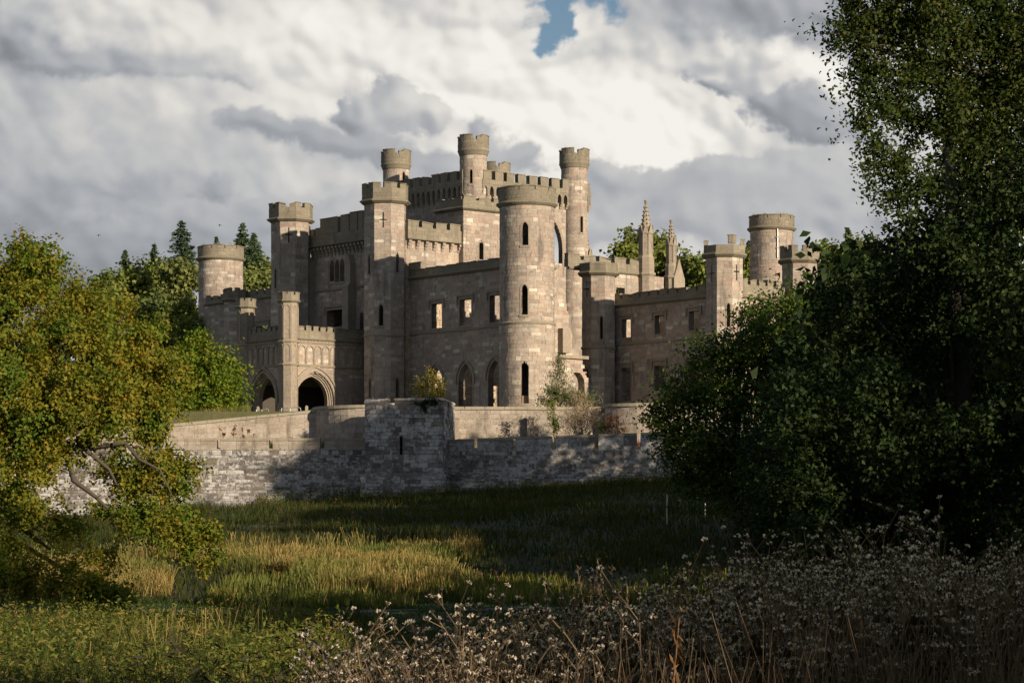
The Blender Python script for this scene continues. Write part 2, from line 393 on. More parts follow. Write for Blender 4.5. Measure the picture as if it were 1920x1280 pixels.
M['reed'] = leaf_material('orange_dry_stalk', [(0.0, (0.1560, 0.0780, 0.0300)), (1.0, (0.2400, 0.1320, 0.0540))], 0.25)

# ------------------------------------------------------------------ mesh builder
class MB:
    def __init__(s):
        s.v = []; s.f = []; s.mi = None
    def add(s, vs, fs):
        o = len(s.v)
        s.v.extend(vs)
        s.f.extend([tuple(i + o for i in f) for f in fs])
    def box(s, x0, x1, y0, y1, z0, z1, top=1.0):
        """axis box; top < 1 narrows the upper face"""
        cx, cy = (x0 + x1) / 2, (y0 + y1) / 2
        def q(x, y, t): return (cx + (x - cx) * t, cy + (y - cy) * t)
        vs = []
        for z, t in ((z0, 1.0), (z1, top)):
            for x, y in ((x0, y0), (x1, y0), (x1, y1), (x0, y1)):
                a, b = q(x, y, t); vs.append((a, b, z))
        s.add(vs, [(3, 2, 1, 0), (4, 5, 6, 7), (0, 1, 5, 4), (1, 2, 6, 5), (2, 3, 7, 6), (3, 0, 4, 7)])
    def tube(s, pts, rad, n=6, cap=True):
        pts = [Vector(p) for p in pts]
        o = len(s.v)
        prev = None
        for i, p in enumerate(pts):
            t = (pts[min(i + 1, len(pts) - 1)] - pts[max(i - 1, 0)])
            t = t.normalized() if t.length > 1e-9 else Vector((0, 0, 1))
            if prev is None:
                a = t.orthogonal().normalized()
            else:
                a = (prev - t * prev.dot(t))
                a = a.normalized() if a.length > 1e-6 else t.orthogonal().normalized()
            prev = a
            b = t.cross(a)
            for k in range(n):
                w = 2 * math.pi * k / n
                s.v.append(tuple(p + (a * math.cos(w) + b * math.sin(w)) * rad[i]))
        for i in range(len(pts) - 1):
            for k in range(n):
                k2 = (k + 1) % n
                s.f.append((o + i * n + k, o + i * n + k2, o + (i + 1) * n + k2, o + (i + 1) * n + k))
        if cap:
            s.f.append(tuple(o + (len(pts) - 1) * n + k for k in range(n)))
            s.f.append(tuple(o + k for k in reversed(range(n))))
    def sweep(s, path, prof, closed=False):
        """path: list of (point, outward 2-vector scaled for mitres); prof: closed loop of (out, z)"""
        o = len(s.v); m_ = len(prof)
        for p, w in path:
            for (dd, z) in prof:
                s.v.append((p[0] + w[0] * dd, p[1] + w[1] * dd, z))
        L = len(path)
        for i in range(L if closed else L - 1):
            j = (i + 1) % L
            for k in range(m_):
                k2 = (k + 1) % m_
                s.f.append((o + i * m_ + k, o + j * m_ + k, o + j * m_ + k2, o + i * m_ + k2))
        if not closed:
            s.f.append(tuple(o + k for k in range(m_)))
            s.f.append(tuple(o + (L - 1) * m_ + k for k in reversed(range(m_))))
    def mesh(s, name, mat):
        me = bpy.data.meshes.new(name)
        me.from_pydata([tuple(v) for v in s.v], [], s.f)
        me.materials.append(mat)
        me.update()
        return me
    def build(s, name, mat, parent=None, kind=None, smooth=False):
        o = bpy.data.objects.new(name, s.mesh(name, mat))
        C.objects.link(o)
        if parent: o.parent = parent
        if kind: o['kind'] = kind
        if smooth:
            o.data.polygons.foreach_set('use_smooth', [True] * len(o.data.polygons))
        return o

def np_mesh(name, verts, faces_flat, nper, mats, mat_idx=None):
    """fast mesh from numpy: all faces have nper corners"""
    me = bpy.data.meshes.new(name)
    nv = len(verts); nf = len(faces_flat) // nper
    me.vertices.add(nv); me.vertices.foreach_set('co', np.ascontiguousarray(verts, dtype=np.float32).ravel())
    me.loops.add(nf * nper); me.loops.foreach_set('vertex_index', np.ascontiguousarray(faces_flat, dtype=np.int32))
    me.polygons.add(nf)
    me.polygons.foreach_set('loop_start', np.arange(nf, dtype=np.int32) * nper)
    for m_ in (mats if isinstance(mats, (list, tuple)) else [mats]):
        me.materials.append(m_)
    if mat_idx is not None:
        me.polygons.foreach_set('material_index', np.ascontiguousarray(mat_idx, dtype=np.int32))
    me.update(calc_edges=True)
    me.validate()
    return me
def link(name, me, parent=None, kind=None, loc=None):
    o = bpy.data.objects.new(name, me)
    C.objects.link(o)
    if parent: o.parent = parent
    if kind: o['kind'] = kind
    if loc: o.location = loc
    return o
def empty(name, loc=(0, 0, 0)):
    o = bpy.data.objects.new(name, None)
    C.objects.link(o)
    o.location = loc
    o.empty_display_size = 0.3
    return o
def tag(o, label, cat, group=None):
    o['label'] = label; o['category'] = cat
    if group: o['group'] = group
    return o

# photo pixel + depth -> point
def P(px, py, Y):
    return ((px - CX) / F * Y, Y, (HY - py) / F * Y)

# ================================================================== masonry toolkit
class PlaneMap:
    def __init__(s, o, u, W):
        s.o = np.array(o[:2]); s.dv = np.array(u[:2]); s.n = np.array((u[1], -u[0])); s.W = W
        s.breaks = []; s.seg = 1e9
    def f(s, u, d):
        return s.o + s.dv * u + s.n * d
class CylMap:
    """u runs round the drum, clockwise seen from below, u = W/2 faces the camera side (-Y)"""
    def __init__(s, c, R):
        s.c = np.array(c[:2]); s.R = R; s.W = 2 * math.pi * R; s.breaks = []; s.seg = s.W / 40
    def ang(s, u): return u / s.R - math.pi
    def u_of(s, a): return (a + math.pi) * s.R
    def f(s, u, d):
        a = s.ang(u)
        return s.c + (s.R + d) * np.array((math.sin(a), -math.cos(a)))
class PolyMap:
    """regular polygon drum; apothem ap; rot = heading of one face normal (0 = towards -Y, + towards +X)"""
    def __init__(s, c, ap, n=8, rot=0.0):
        s.c = np.array(c[:2]); s.ap = ap; s.n = n; s.rot = rot
        s.side = 2 * ap * math.tan(math.pi / n); s.W = s.side * n
        s.breaks = [s.side * k for k in range(1, n)]; s.seg = 1e9
        s.k0 = -(n // 2)
    def f(s, u, d):
        k = min(max(int(math.floor(u / s.side + 1e-9)), 0), s.n - 1)
        t = u - (k + 0.5) * s.side
        a = s.rot + (k + s.k0) * 2 * math.pi / s.n
        nx, ny = math.sin(a), -math.cos(a)
        tx, ty = math.cos(a), math.sin(a)
        r = 1 + d / s.ap
        return s.c + r * np.array((nx * s.ap + tx * t, ny * s.ap + ty * t))
    def u_face(s, a, t=0.0):
        """u for the face whose normal heads nearest to angle a, t metres right of its middle"""
        k = round((a - s.rot) / (2 * math.pi / s.n))
        return (k - s.k0 + 0.5) * s.side + t

def arch_half(op, v):
    """half width of an opening at height v"""
    kind, u, v0, w, h = op[:5]
    if v < v0 or v > v0 + h: return 0.0
    if kind == 'rect': return w / 2
    rise = op[5] if len(op) > 5 else w * 0.8
    vs = v0 + h - rise
    if v <= vs: return w / 2
    a = w / 2
    R = (a * a + rise * rise) / (2 * a)
    y = v - vs
    return max(0.0, math.sqrt(max(R * R - y * y, 0)) - (R - a))

def free(W, ops, v, u0=0.0, grow=0.0):
    iv = [(u0, W)]
    for op in ops:
        h = arch_half(op, v)
        if h <= 0: continue
        a, b = op[1] - h - grow, op[1] + h + grow
        nx = []
        for (x, y) in iv:
            if b <= x or a >= y: nx.append((x, y)); continue
            if a > x: nx.append((x, a))
            if b < y: nx.append((b, y))
        iv = nx
    return iv

def slab(mb, mp, u0, u1, v0, v1, d0, d1, back=True):
    """a solid slab on the wall map: u0..u1, heights v0..v1, depths d0 (back) .. d1 (front)"""
    us = [u0] + [b for b in mp.breaks if u0 + 1e-4 < b < u1 - 1e-4] + [u1]
    fine = []
    for a, b in zip(us[:-1], us[1:]):
        k = max(1, int(math.ceil((b - a) / mp.seg)))
        for i in range(k): fine.append(a + (b - a) * i / k)
    fine.append(us[-1])
    o = len(mb.v); m_ = len(fine)
    for u in fine:
        e = 1e-7 if u == fine[0] else (-1e-7 if u == fine[-1] else 0)
        p = mp.f(u + e, d1); q = mp.f(u + e, d0)
        mb.v += [(p[0], p[1], v0), (p[0], p[1], v1), (q[0], q[1], v0), (q[0], q[1], v1)]
    for i in range(m_ - 1):
        a = o + 4 * i; b = a + 4
        mb.f += [(a, b, b + 1, a + 1), (a + 1, b + 1, b + 3, a + 3), (a, a + 2, b + 2, b)]
        if back: mb.f.append((a + 2, a + 3, b + 3, b + 2))
    a = o; b = o + 4 * (m_ - 1)
    mb.f += [(a, a + 1, a + 3, a + 2), (b, b + 2, b + 3, b + 1)]

def masonry(name, parent, mp, z0, z1, ops=(), T=0.8, mat='ashlar', course=(0.29, 0.43), blen=(0.45, 1.1), u0=0.0, u1=None, top=None, proud=0.03, gap=0.024, seed=0, kind=None):
    """a wall: solid core with its openings cut through and one raised block for every stone of the face.
    top(u) gives a ragged upper edge for ruined walls."""
    r = random.Random(seed + int(z0 * 100) + int(abs(mp.W) * 1000))
    u1 = mp.W if u1 is None else u1
    mb = MB()
    vs = [z0]
    while vs[-1] < z1 - 0.2: vs.append(vs[-1] + r.uniform(*course))
    vs[-1] = z1
    bands = set(vs)
    for op in ops:
        bands |= {op[2], op[2] + op[4]}
        if op[0] != 'rect':
            rise = op[5] if len(op) > 5 else op[3] * 0.8
            for i in range(9): bands.add(op[2] + op[4] - rise * i / 8)
    bands = sorted(b for b in bands if z0 <= b <= z1)
    for a, b in zip(bands[:-1], bands[1:]):
        if b - a < 1e-4: continue
        v = (a + b) / 2
        for (x, y) in free(u1, ops, v, u0):
            if y - x < 1e-3: continue
            if top is None:
                slab(mb, mp, x, y, a, b, -T, 0.0)
            else:
                k = max(1, int((y - x) / 0.5))
                for i in range(k):
                    p, q = x + (y - x) * i / k, x + (y - x) * (i + 1) / k
                    if v < top((p + q) / 2): slab(mb, mp, p, q, a, b, -T, 0.0)
    for a, b in zip(vs[:-1], vs[1:]):
        v = (a + b) / 2
        spans = free(u1, ops, v, u0, 0.02)
        for op in ops:      # low slots that miss the middle of the course still cut it
            m_ = op[2] + op[4] / 2
            if op[0] == 'rect' and a < m_ < b and op[4] < 0.5:
                spans = [(max(x, p), min(y, q)) for x, y in spans for p, q in ((u0, op[1] - op[3] / 2), (op[1] + op[3] / 2, u1)) if min(y, q) > max(x, p)]
        for (x, y) in spans:
            cuts = [x] + [q for q in mp.breaks if x + 0.02 < q < y - 0.02] + [y]
            for p, q in zip(cuts[:-1], cuts[1:]):
                t = p - (r.uniform(0, 0.4) if p == u0 else 0)
                while t < q - 0.05:
                    e = t + r.uniform(*blen)
                    if q - e < blen[0] * 0.5: e = q
                    s0, s1 = max(t, p), min(e, q)
                    if s1 - s0 > 0.06 and (top is None or b < top((s0 + s1) / 2)):
                        slab(mb, mp, s0 + gap / 2, s1 - gap / 2, a + gap / 2, b - gap / 2, -0.03, r.uniform(0.004, proud), False)
                    t = e
    o = mb.build(name, M[mat])
    attach(o, parent)
    if kind: o['kind'] = kind
    return o

def attach(o, parent):
    if parent is None: return o
    o.parent = parent
    if parent.parent is None and parent.type == 'EMPTY':
        o.matrix_parent_inverse = Matrix.Translation(-Vector(parent.location))
    return o

def outline(op, grow=0.0, nseg=8, closed=True):
    """outline of an opening, from lower left up and round to lower right"""
    kind, u, v0, w, h = op[:5]
    a = w / 2 + grow
    if kind == 'rect':
        return [(u - a, v0), (u - a, v0 + h + grow), (u + a, v0 + h + grow), (u + a, v0)]
    rise = (op[5] if len(op) > 5 else w * 0.8)
    vs = v0 + h - rise
    rise = rise * a / (w / 2) if grow == 0 else rise + grow * 1.15
    R = (a * a + rise * rise) / (2 * a)
    pts = [(u - a, v0)]
    L = []
    for i in range(nseg + 1):
        y = rise * math.sin(math.pi / 2 * i / nseg)
        x = math.sqrt(max(R * R - y * y, 0)) - (R - a)
        L.append((x, vs + y))
    pts += [(u - x, y) for x, y in L] + [(u + x, y) for x, y in reversed(L[:-1])]
    pts.append((u + a, v0))
    return pts

def surround(name, parent, mp, op, ring=0.16, T=0.8, proud=0.05, sill=True, hood=None, orders=0, mat='trim', deep=None):
    """dressed stone lining and raised frame of an opening; hood adds a drip mould; orders adds stepped arch orders"""
    mb = MB()
    def bandring(inner, outer, d_in, d_front, d_back):
        k = len(inner); o = len(mb.v)
        for (iu, iv), (ou, ov) in zip(inner, outer):
            for (uu, vv, dd) in ((iu, iv, d_in), (iu, iv, d_front), (ou, ov, d_front), (ou, ov, d_back)):
                p = mp.f(uu, dd); mb.v.append((p[0], p[1], vv))
        for i in range(k - 1):
            a = o + 4 * i; b = a + 4
            for q in range(3): mb.f.append((a + q, a + q + 1, b + q + 1, b + q))
            mb.f.append((a + 3, a, b, b + 3))
        mb.f.append((o, o + 1, o + 2, o + 3)); e = o + 4 * (k - 1); mb.f.append((e + 3, e + 2, e + 1, e))
    T = deep or T
    bandring(outline(op), outline(op, ring), -T - 0.01, proud, -0.04)
    for i in range(orders):
        g = -0.14 * (i + 1)
        op2 = (op[0], op[1], op[2], op[3] + 2 * g, op[4] + g * 1.15) + ((op[5] + g * 1.15,) if len(op) > 5 else ())
        bandring(outline(op2), outline(op, -0.14 * i + 0.003), -T - 0.012 - 0.002 * i, -0.16 * (i + 1), -T - 0.011)
    if sill and op[0] is not None:
        slab(mb, mp, op[1] - op[3] / 2 - ring, op[1] + op[3] / 2 + ring, op[2] - 0.17, op[2] + 0.012, -T * 0.98, proud + 0.05)
    if hood == 'label':
        a = op[3] / 2 + ring + 0.24; zt = op[2] + op[4] + ring + 0.14
        slab(mb, mp, op[1] - a, op[1] + a, zt, zt + 0.17, -0.03, 0.16)
        slab(mb, mp, op[1] - a, op[1] - a + 0.16, zt - 0.7, zt + 0.003, -0.03, 0.155)
        slab(mb, mp, op[1] + a - 0.16, op[1] + a, zt - 0.7, zt + 0.003, -0.03, 0.155)
    elif hood == 'arch':
        rise = op[5] if len(op) > 5 else op[3] * 0.8
        zs = op[2] + op[4] - rise - 0.35
        o1 = [(u, max(v, zs)) for u, v in outline(op, ring + 0.10)]
        o2 = [(u, max(v, zs)) for u, v in outline(op, ring + 0.28)]
        bandring(o1, o2, -0.03, 0.15, -0.035)
    o = mb.build(name, M[mat])
    return attach(o, parent)

def tri_cover(o):  # keeps call sites short
    return o

# ---- sweeps along walls and round drums
def mitre_path(pts, closed=False):
    """2D points (left to right seen from outside) -> path with outward mitre vectors"""
    k = len(pts); res = []
    for i in range(k):
        p = np.array(pts[i][:2])
        a = np.array(pts[(i - 1) % k][:2]) if (closed or i > 0) else None
        b = np.array(pts[(i + 1) % k][:2]) if (closed or i < k - 1) else None
        ns = []
        if a is not None:
            t = p - a; t = t / np.linalg.norm(t); ns.append(np.array((t[1], -t[0])))
        if b is not None:
            t = b - p; t = t / np.linalg.norm(t); ns.append(np.array((t[1], -t[0])))
        w = sum(ns) / len(ns); w = w / max(np.dot(w, ns[0]), 0.3)
        if len(ns) == 2: w = (ns[0] + ns[1]) / (1 + float(np.dot(ns[0], ns[1])))
        res.append(((p[0], p[1]), (w[0], w[1])))
    return res
def drum_path(mp, n=48):
    if isinstance(mp, CylMap):
        return [((mp.f(mp.W * i / n, 0)), (math.sin(mp.ang(mp.W * i / n)), -math.cos(mp.ang(mp.W * i / n)))) for i in range(n)]
    r = 1 / math.cos(math.pi / mp.n)
    res = []
    for k in range(mp.n):
        a = mp.rot + (k + 0.5) * 2 * math.pi / mp.n
        w = (math.sin(a) * r, -math.cos(a) * r)
        res.append(((mp.c[0] + w[0] * mp.ap, mp.c[1] + w[1] * mp.ap), w))
    return res
CORNICE = lambda z, h, d, back=-0.05: [(back, z), (d * 0.35, z), (d, z + h * 0.45), (d, z + h * 0.8), (d * 0.75, z + h), (back, z + h)]
STRING = lambda z, h, d, back=-0.05: [(back, z), (d * 0.7, z + h * 0.1), (d, z + h * 0.5), (back, z + h)]
def ring_course(name, parent, mp, prof, mat='trim'):
    mb = MB(); mb.sweep(drum_path(mp), prof, True)
    return attach(mb.build(name, M[mat]), parent)
def line_course(name, parent, pts, prof, mat='trim'):
    mb = MB(); mb.sweep(mitre_path(pts), prof)
    return attach(mb.build(name, M[mat]), parent)

def merlon_at(parent, mp, u0, u1, z0, z1, d0, d1, mat='parapet', cap=0.10, name='merlon'):
    """one merlon: body, and a weathered coping a little wider"""
    mb = MB()
    slab(mb, mp, u0, u1, z0, z1 - cap, d0, d1)
    slab(mb, mp, u0 - 0.035, u1 + 0.035, z1 - cap, z1 - cap * 0.35, d0 - 0.04, d1 + 0.05)
    slab(mb, mp, u0 + 0.03, u1 - 0.03, z1 - cap * 0.36, z1, d0 + 0.1, d1 - 0.06)
    # worn edges, and now and then a broken corner
    rj = random.Random(int(u0 * 517 + z1 * 91 + u1 * 33))
    chip = rj.random() < 0.22; side = rj.choice((0, 1)); n_ = len(mb.v)
    P0 = mp.f(u0 if side else u1, d1)
    for i_, (x_, y_, z_) in enumerate(mb.v):
        x_ += rj.uniform(-.022, .022); y_ += rj.uniform(-.022, .022)
        if z_ > z0 + 0.01: z_ += rj.uniform(-.03, .02)
        if chip and z_ > z1 - 0.2 and math.hypot(x_ - P0[0], y_ - P0[1]) < 0.6: z_ -= rj.uniform(0.12, 0.28) * min(1.0, (z1 - z0) / 0.6)
        mb.v[i_] = (x_, y_, z_)
    return attach(mb.build(name, M[mat]), parent)

def parapet(parent, mp, u0, u1, z0, zc, zt, mw, gw, d, T, start=0.0, name='parapet', mat='parapet', skip=()):
    """solid parapet from z0 to crenel level zc, then separate merlons up to zt"""
    mp2 = mp
    o = masonry(name, parent, mp2, z0, zc, (), T, mat, (0.3, 0.42), (0.6, 1.1), u0, u1, proud=d + 0.02, gap=0.012, seed=3) if d <= 0.03 else None
    if o is None:
        mb = MB(); r = random.Random(int(u1 * 77))
        slab(mb, mp, u0, u1, z0, zc, -T, d)
        v = z0
        while v < zc - 0.05:
            v2 = min(zc, v + r.uniform(0.28, 0.4))
            if zc - v2 < 0.15: v2 = zc
            t = u0
            while t < u1 - 0.02:
                e = min(u1, t + r.uniform(0.55, 1.1))
                if u1 - e < 0.3: e = u1
                slab(mb, mp, t + 0.006, e - 0.006, v + 0.006, v2 - 0.006, d - 0.02, d + r.uniform(0.006, 0.024)); t = e
            v = v2
        o = attach(mb.build(name, M[mat]), parent)
    t = u0 + start; k = 0; rr = random.Random(int(u0 * 31 + u1 * 7 + zt * 5))
    while t < u1 - 0.15:
        e = min(u1, t + mw)
        if k not in skip and e - t > 0.25:
            merlon_at(parent, mp, max(t, u0), e, zc, zt + rr.uniform(-0.05, 0.04), d - min(T, 0.5), d + 0.012, mat)
        t = e + gw; k += 1
    return o

_corbel = {}
def corbels(parent, mp, u0, u1, zt, pitch, w=0.34, depth=0.45, h=0.85, steps=3):
    """a row of stepped brackets under a parapet; each its own object sharing one mesh"""
    key = (w, depth, h, steps)
    if key not in _corbel:
        mb = MB()
        for i in range(steps):
            za = -h * (i + 1) / steps; zb = -h * i / steps
            dd = depth * (steps - i) / steps
            mb.box(-w / 2 + 0.012 * i, w / 2 - 0.012 * i, -dd, 0.04, za + 0.05, zb)
            mb.box(-w / 2 + 0.03 + 0.012 * i, w / 2 - 0.03 - 0.012 * i, -dd * 0.88, 0.039, za, za + 0.052)
        _corbel[key] = mb.mesh('corbel', M['trim'])
    k = max(1, round((u1 - u0) / pitch))
    for i in range(k + 1):
        u = u0 + (u1 - u0) * i / k
        p = mp.f(u, 0.0); q = mp.f(u, 1.0); nrm = q - p
        o = bpy.data.objects.new('corbel', _corbel[key]); C.objects.link(o)
        attach(o, parent)
        o.location = (p[0], p[1], zt); o.rotation_euler = (0, 0, math.atan2(nrm[0], -nrm[1]))

# ================================================================== castle frame
TH = math.radians(49.5)
ax = np.array((-math.cos(TH), math.sin(TH)))     # a: back along the shaded fronts (p)
bx = np.array((math.sin(TH), math.cos(TH)))      # b: back along the sunlit flanks (q)
O2 = np.array((1.37, 230.0))
GROUND = 10.4
def pq(p, q): return O2 + ax * p + bx * q
def p_at(px, q):
    k = (px - CX) / F; o = O2 + bx * q
    return (k * o[1] - o[0]) / (ax[0] - k * ax[1])
def q_at(px, p):
    k = (px - CX) / F; o = O2 + ax * p
    return (k * o[1] - o[0]) / (bx[0] - k * bx[1])
def zat(py, p, q): return (HY - py) / F * pq(p, q)[1]
def zY(py, Y): return (HY - py) / F * Y

class AWall(PlaneMap):
    """shaded front at q, running from pl (left in the view) to pr (right)"""
    def __init__(s, q, pl, pr):
        s.q, s.pl, s.pr = q, pl, pr
        super().__init__(pq(pl, q), -ax, pl - pr)
    def u(s, px): return s.pl - p_at(px, s.q)
    def z(s, px, py): return zat(py, p_at(px, s.q), s.q)
class BWall(PlaneMap):
    """sunlit flank at p, running from ql to qr"""
    def __init__(s, p, ql, qr):
        s.p, s.ql, s.qr = p, ql, qr
        super().__init__(pq(p, ql), bx, qr - ql)
    def u(s, px): return q_at(px, s.p) - s.ql
    def z(s, px, py): return zat(py, s.p, q_at(px, s.p))
def op_px(w, kind, xl, xr, yt, yb, rise=None):
    xm = (xl + xr) / 2
    u0, u1 = w.u(xl), w.u(xr)
    zt, zb = w.z(xm, yt), w.z(xm, yb)
    t = (kind, (u0 + u1) / 2, zb, u1 - u0, zt - zb)
    return t if rise is None else t + (rise * (u1 - u0),)
class BackWall(PlaneMap):
    """hidden sides that close a block: from castle point a to castle point b, outside on the right hand"""
    def __init__(s, a, b):
        A_, B_ = pq(*a), pq(*b); L = float(np.linalg.norm(B_ - A_))
        super().__init__(A_, (B_ - A_) / L, L)

castle = empty('castle', (*pq(15, 5), GROUND))
tag(castle, 'large ruined sandstone castle with battlemented towers standing on the raised terrace', 'castle')
def part_empty(name, p, q, z=GROUND):
    o = bpy.data.objects.new(name, None); C.objects.link(o); attach(o, castle); return o

# ------------------------------------------------------------------ round and octagonal towers
def drum_openings(mp, Y, specs, pxc):
    """specs: (kind, px or heading, width, ytop, ybottom, rise)"""
    ops = []
    for (kind, px, w, yt, yb, rise) in specs:
        pr = F * mp.R / Y
        a = math.asin(max(-0.98, min(0.98, (px - pxc) / pr)))
        Yf = Y - mp.R * math.cos(a)
        zt, zb = zY(yt, Yf), zY(yb, Yf)
        ops.append((kind, mp.u_of(a), zb, w, zt - zb, rise))
    return ops

def round_tower(p, q, R, z_top, z_corn, pxc, specs=(), z_string=None, name='round_tower', merlons=11, gap=0.09, ring=0.34, capR=0.10, ring_h=0.42, mh=0.42, base=GROUND, rise_mat='ashlar'):
    c = pq(p, q); Y = c[1]
    mp = CylMap(c, R)
    ops = drum_openings(mp, Y, specs, pxc)
    mats = [(base, z_corn)]
    t = masonry(name, castle, mp, base, z_corn, ops, 0.75, rise_mat, seed=int(pxc))
    for op in ops:
        surround('window_surround', t, mp, op, 0.13, 0.75, 0.045, sill=True)
    if z_string:
        ring_course('string_course', t, mp, STRING(z_string, 0.34, 0.17))
        # the drum below the string course is a little stouter
        low = CylMap(c, R + 0.055)
        lops = [(o[0], o[1] * low.W / mp.W, *o[2:]) for o in ops if o[2] < z_string]
        masonry('plinth_drum', t, low, base, z_string, lops, 0.2, rise_mat, seed=5)
    cap = CylMap(c, R + capR)
    ring_course('cornice', t, mp, [(-0.05, z_corn - 0.1), (ring * 0.45, z_corn), (ring, z_corn + ring_h * 0.45), (ring * 0.95, z_corn + ring_h * 0.7), (capR - 0.04, z_corn + ring_h), (-0.05, z_corn + ring_h)], 'parapet')
    masonry('parapet', t, cap, z_corn + ring_h * 0.6, z_top - mh, (), 0.5, 'parapet', (0.28, 0.4), (0.5, 1.0), seed=9)
    w = cap.W / merlons
    r = random.Random(int(pxc))
    for k in range(merlons):
        g = gap * r.uniform(0.7, 1.4)
        merlon_at(t, cap, k * w + g / 2, (k + 1) * w - g / 2, z_top - mh, z_top + r.uniform(-0.05, 0.03), -0.46, 0.015, cap=0.12)
    return t

oct_rot = -math.radians(49.5)
def oct_tower(p, q, ap, z_top, z_corn, specs, z_strings=(), name='octagonal_tower', mh=0.55, mgap=0.42, cap_d=0.22, ring=0.46, base=GROUND, skip=(), ring_h=0.4, mat='ashlar', slits=()):
    """specs: (kind, face heading 0..: -1 shaded left face, 0 middle, 1 right sunlit face, t, w, z0, h, rise)"""
    c = pq(p, q)
    mp = PolyMap(c, ap, 8, oct_rot)
    ops = []
    for (kind, face, t, w, z0, h, rise) in specs:
        a = oct_rot + (face + 1) * math.pi / 4
        ops.append((kind, mp.u_face(a, t), z0, w, h, rise))
    for (face, t, zc) in slits:          # cross shaped arrow slits
        a = oct_rot + (face + 1) * math.pi / 4
        u = mp.u_face(a, t)
        ops += [('rect', u, zc - 0.75, 0.13, 1.5), ('rect', u, zc - 0.03, 0.72, 0.13)]
    t = masonry(name, castle, mp, base, z_corn, ops, 0.6, mat, seed=int(p * 10))
    for op in ops:
        if op[0] == 'arch':
            surround('window_surround', t, mp, op, 0.12, 0.6, 0.04, sill=True)
    for z in z_strings:
        ring_course('string_course', t, mp, STRING(z, 0.32, 0.15))
    cap = PolyMap(c, ap + cap_d, 8, oct_rot)
    ring_course('cornice', t, mp, [(-0.05, z_corn - 0.12), (ring * 0.35, z_corn - 0.05), (ring, z_corn + ring_h * 0.4), (ring * 0.97, z_corn + ring_h * 0.62), (cap_d - 0.03, z_corn + ring_h), (-0.05, z_corn + ring_h)], 'parapet')
    masonry('parapet', t, cap, z_corn + ring_h * 0.6, z_top - mh, (), 0.4, 'parapet', (0.28, 0.4), (0.5, 1.0), seed=4)
    if mh > 0.2:
        for k in range(8):   # merlons straddle the corners
            if k in skip: continue
            u0 = k * cap.side - cap.side / 2 + mgap / 2; u1 = u0 + cap.side - mgap
            if k == 0:
                merlon_at(t, cap, 0.0, u1, z_top - mh, z_top, -0.36, 0.012)
                merlon_at(t, cap, cap.W + u0, cap.W, z_top - mh, z_top, -0.36, 0.012)
            else:
                merlon_at(t, cap, u0, u1, z_top - mh, z_top, -0.36, 0.012)
    return t

# great round tower at the corner of the main range
ZT = zat(348, 0, 0); 
Yf = 227.5
round_tower(0, 0, 2.5, zY(348, 228), zY(384, 228), 988,
    [('arch', 984, 0.62, 416, 460, 0.5), ('arch', 983, 0.62, 533, 590, 0.5), ('arch', 983, 0.80, 677, 757, 0.6)], zY(607, 227.5))
mbw = MB(); _tw = castle.children[0]
_m = CylMap(pq(0, 0), 2.5); _u = _m.u_of(math.asin((983 - 988) / 51.6))
slab(mbw, _m, _u - 0.36, _u + 0.36, zY(757, 227.5), zY(741, 227.5), -0.5, -0.42)
attach(mbw.build('wooden_board', M['board']), _tw)
# matching round tower at the far end of the entrance front
round_tower(57.8, 5.2, 2.44, zat(459, 56.5, 4), zat(487, 56.5, 4), 411, (), None)
# round tower behind the wing, with a downpipe
rt = round_tower(q_at(1447, 0) * 0 + 6.0, q_at(1447, 6.0), 2.22, zat(405, 6.0, q_at(1447, 6.0)), zat(434, 6.0, q_at(1447, 6.0)), 1447, (), None)
c_ = pq(6.0, q_at(1447, 6.0))
mb = MB(); an = math.asin((1453 - 1447) / 39)
pp = (c_[0] + 2.32 * math.sin(an), c_[1] - 2.32 * math.cos(an))
mb.tube([(*pp, zY(488, c_[1])), (*pp, zY(432, c_[1]))], [0.07, 0.07], 8)
for zz in (470, 450): mb.box(pp[0] - 0.12, pp[0] + 0.12, pp[1] - 0.1, pp[1] + 0.12, zY(zz, c_[1]), zY(zz, c_[1]) + 0.08)
attach(mb.build('downpipe', M['steel']), rt)

# octagonal towers of the entrance front
z720 = 34.4
Zs = zat(630, 21.3, 0)
P7 = 21.3
def zo(py, Y=244.6): return zY(py, Y)
oct_tower(P7, 0, 1.94, zo(342), zo(380), [
    ('arch', 1, 0.0, 0.34, zo(511), zo(473) - zo(511), 0.35), ('arch', -1, 0.0, 0.34, zo(513), zo(476) - zo(513), 0.35),
    ('arch', 0, -0.15, 0.42, zo(611), zo(571) - zo(611), 0.35),
    ('arch', -1, 0.1, 0.34, zo(746), zo(708) - zo(746), 0.35), ('arch', 1, 0.0, 0.40, zo(746), zo(708) - zo(746), 0.35)],
    (zo(631),), slits=((0, 0.05, zo(413)),))
oct_tower(37.2, 0, 1.9, zY(378, 256.2), zY(413, 256.2), [
    ('arch', -1, 0.0, 0.34, zY(540, 256), zY(500, 256) - zY(540, 256), 0.35)], (), slits=((0, 0.1, zY(440, 256.2)),))

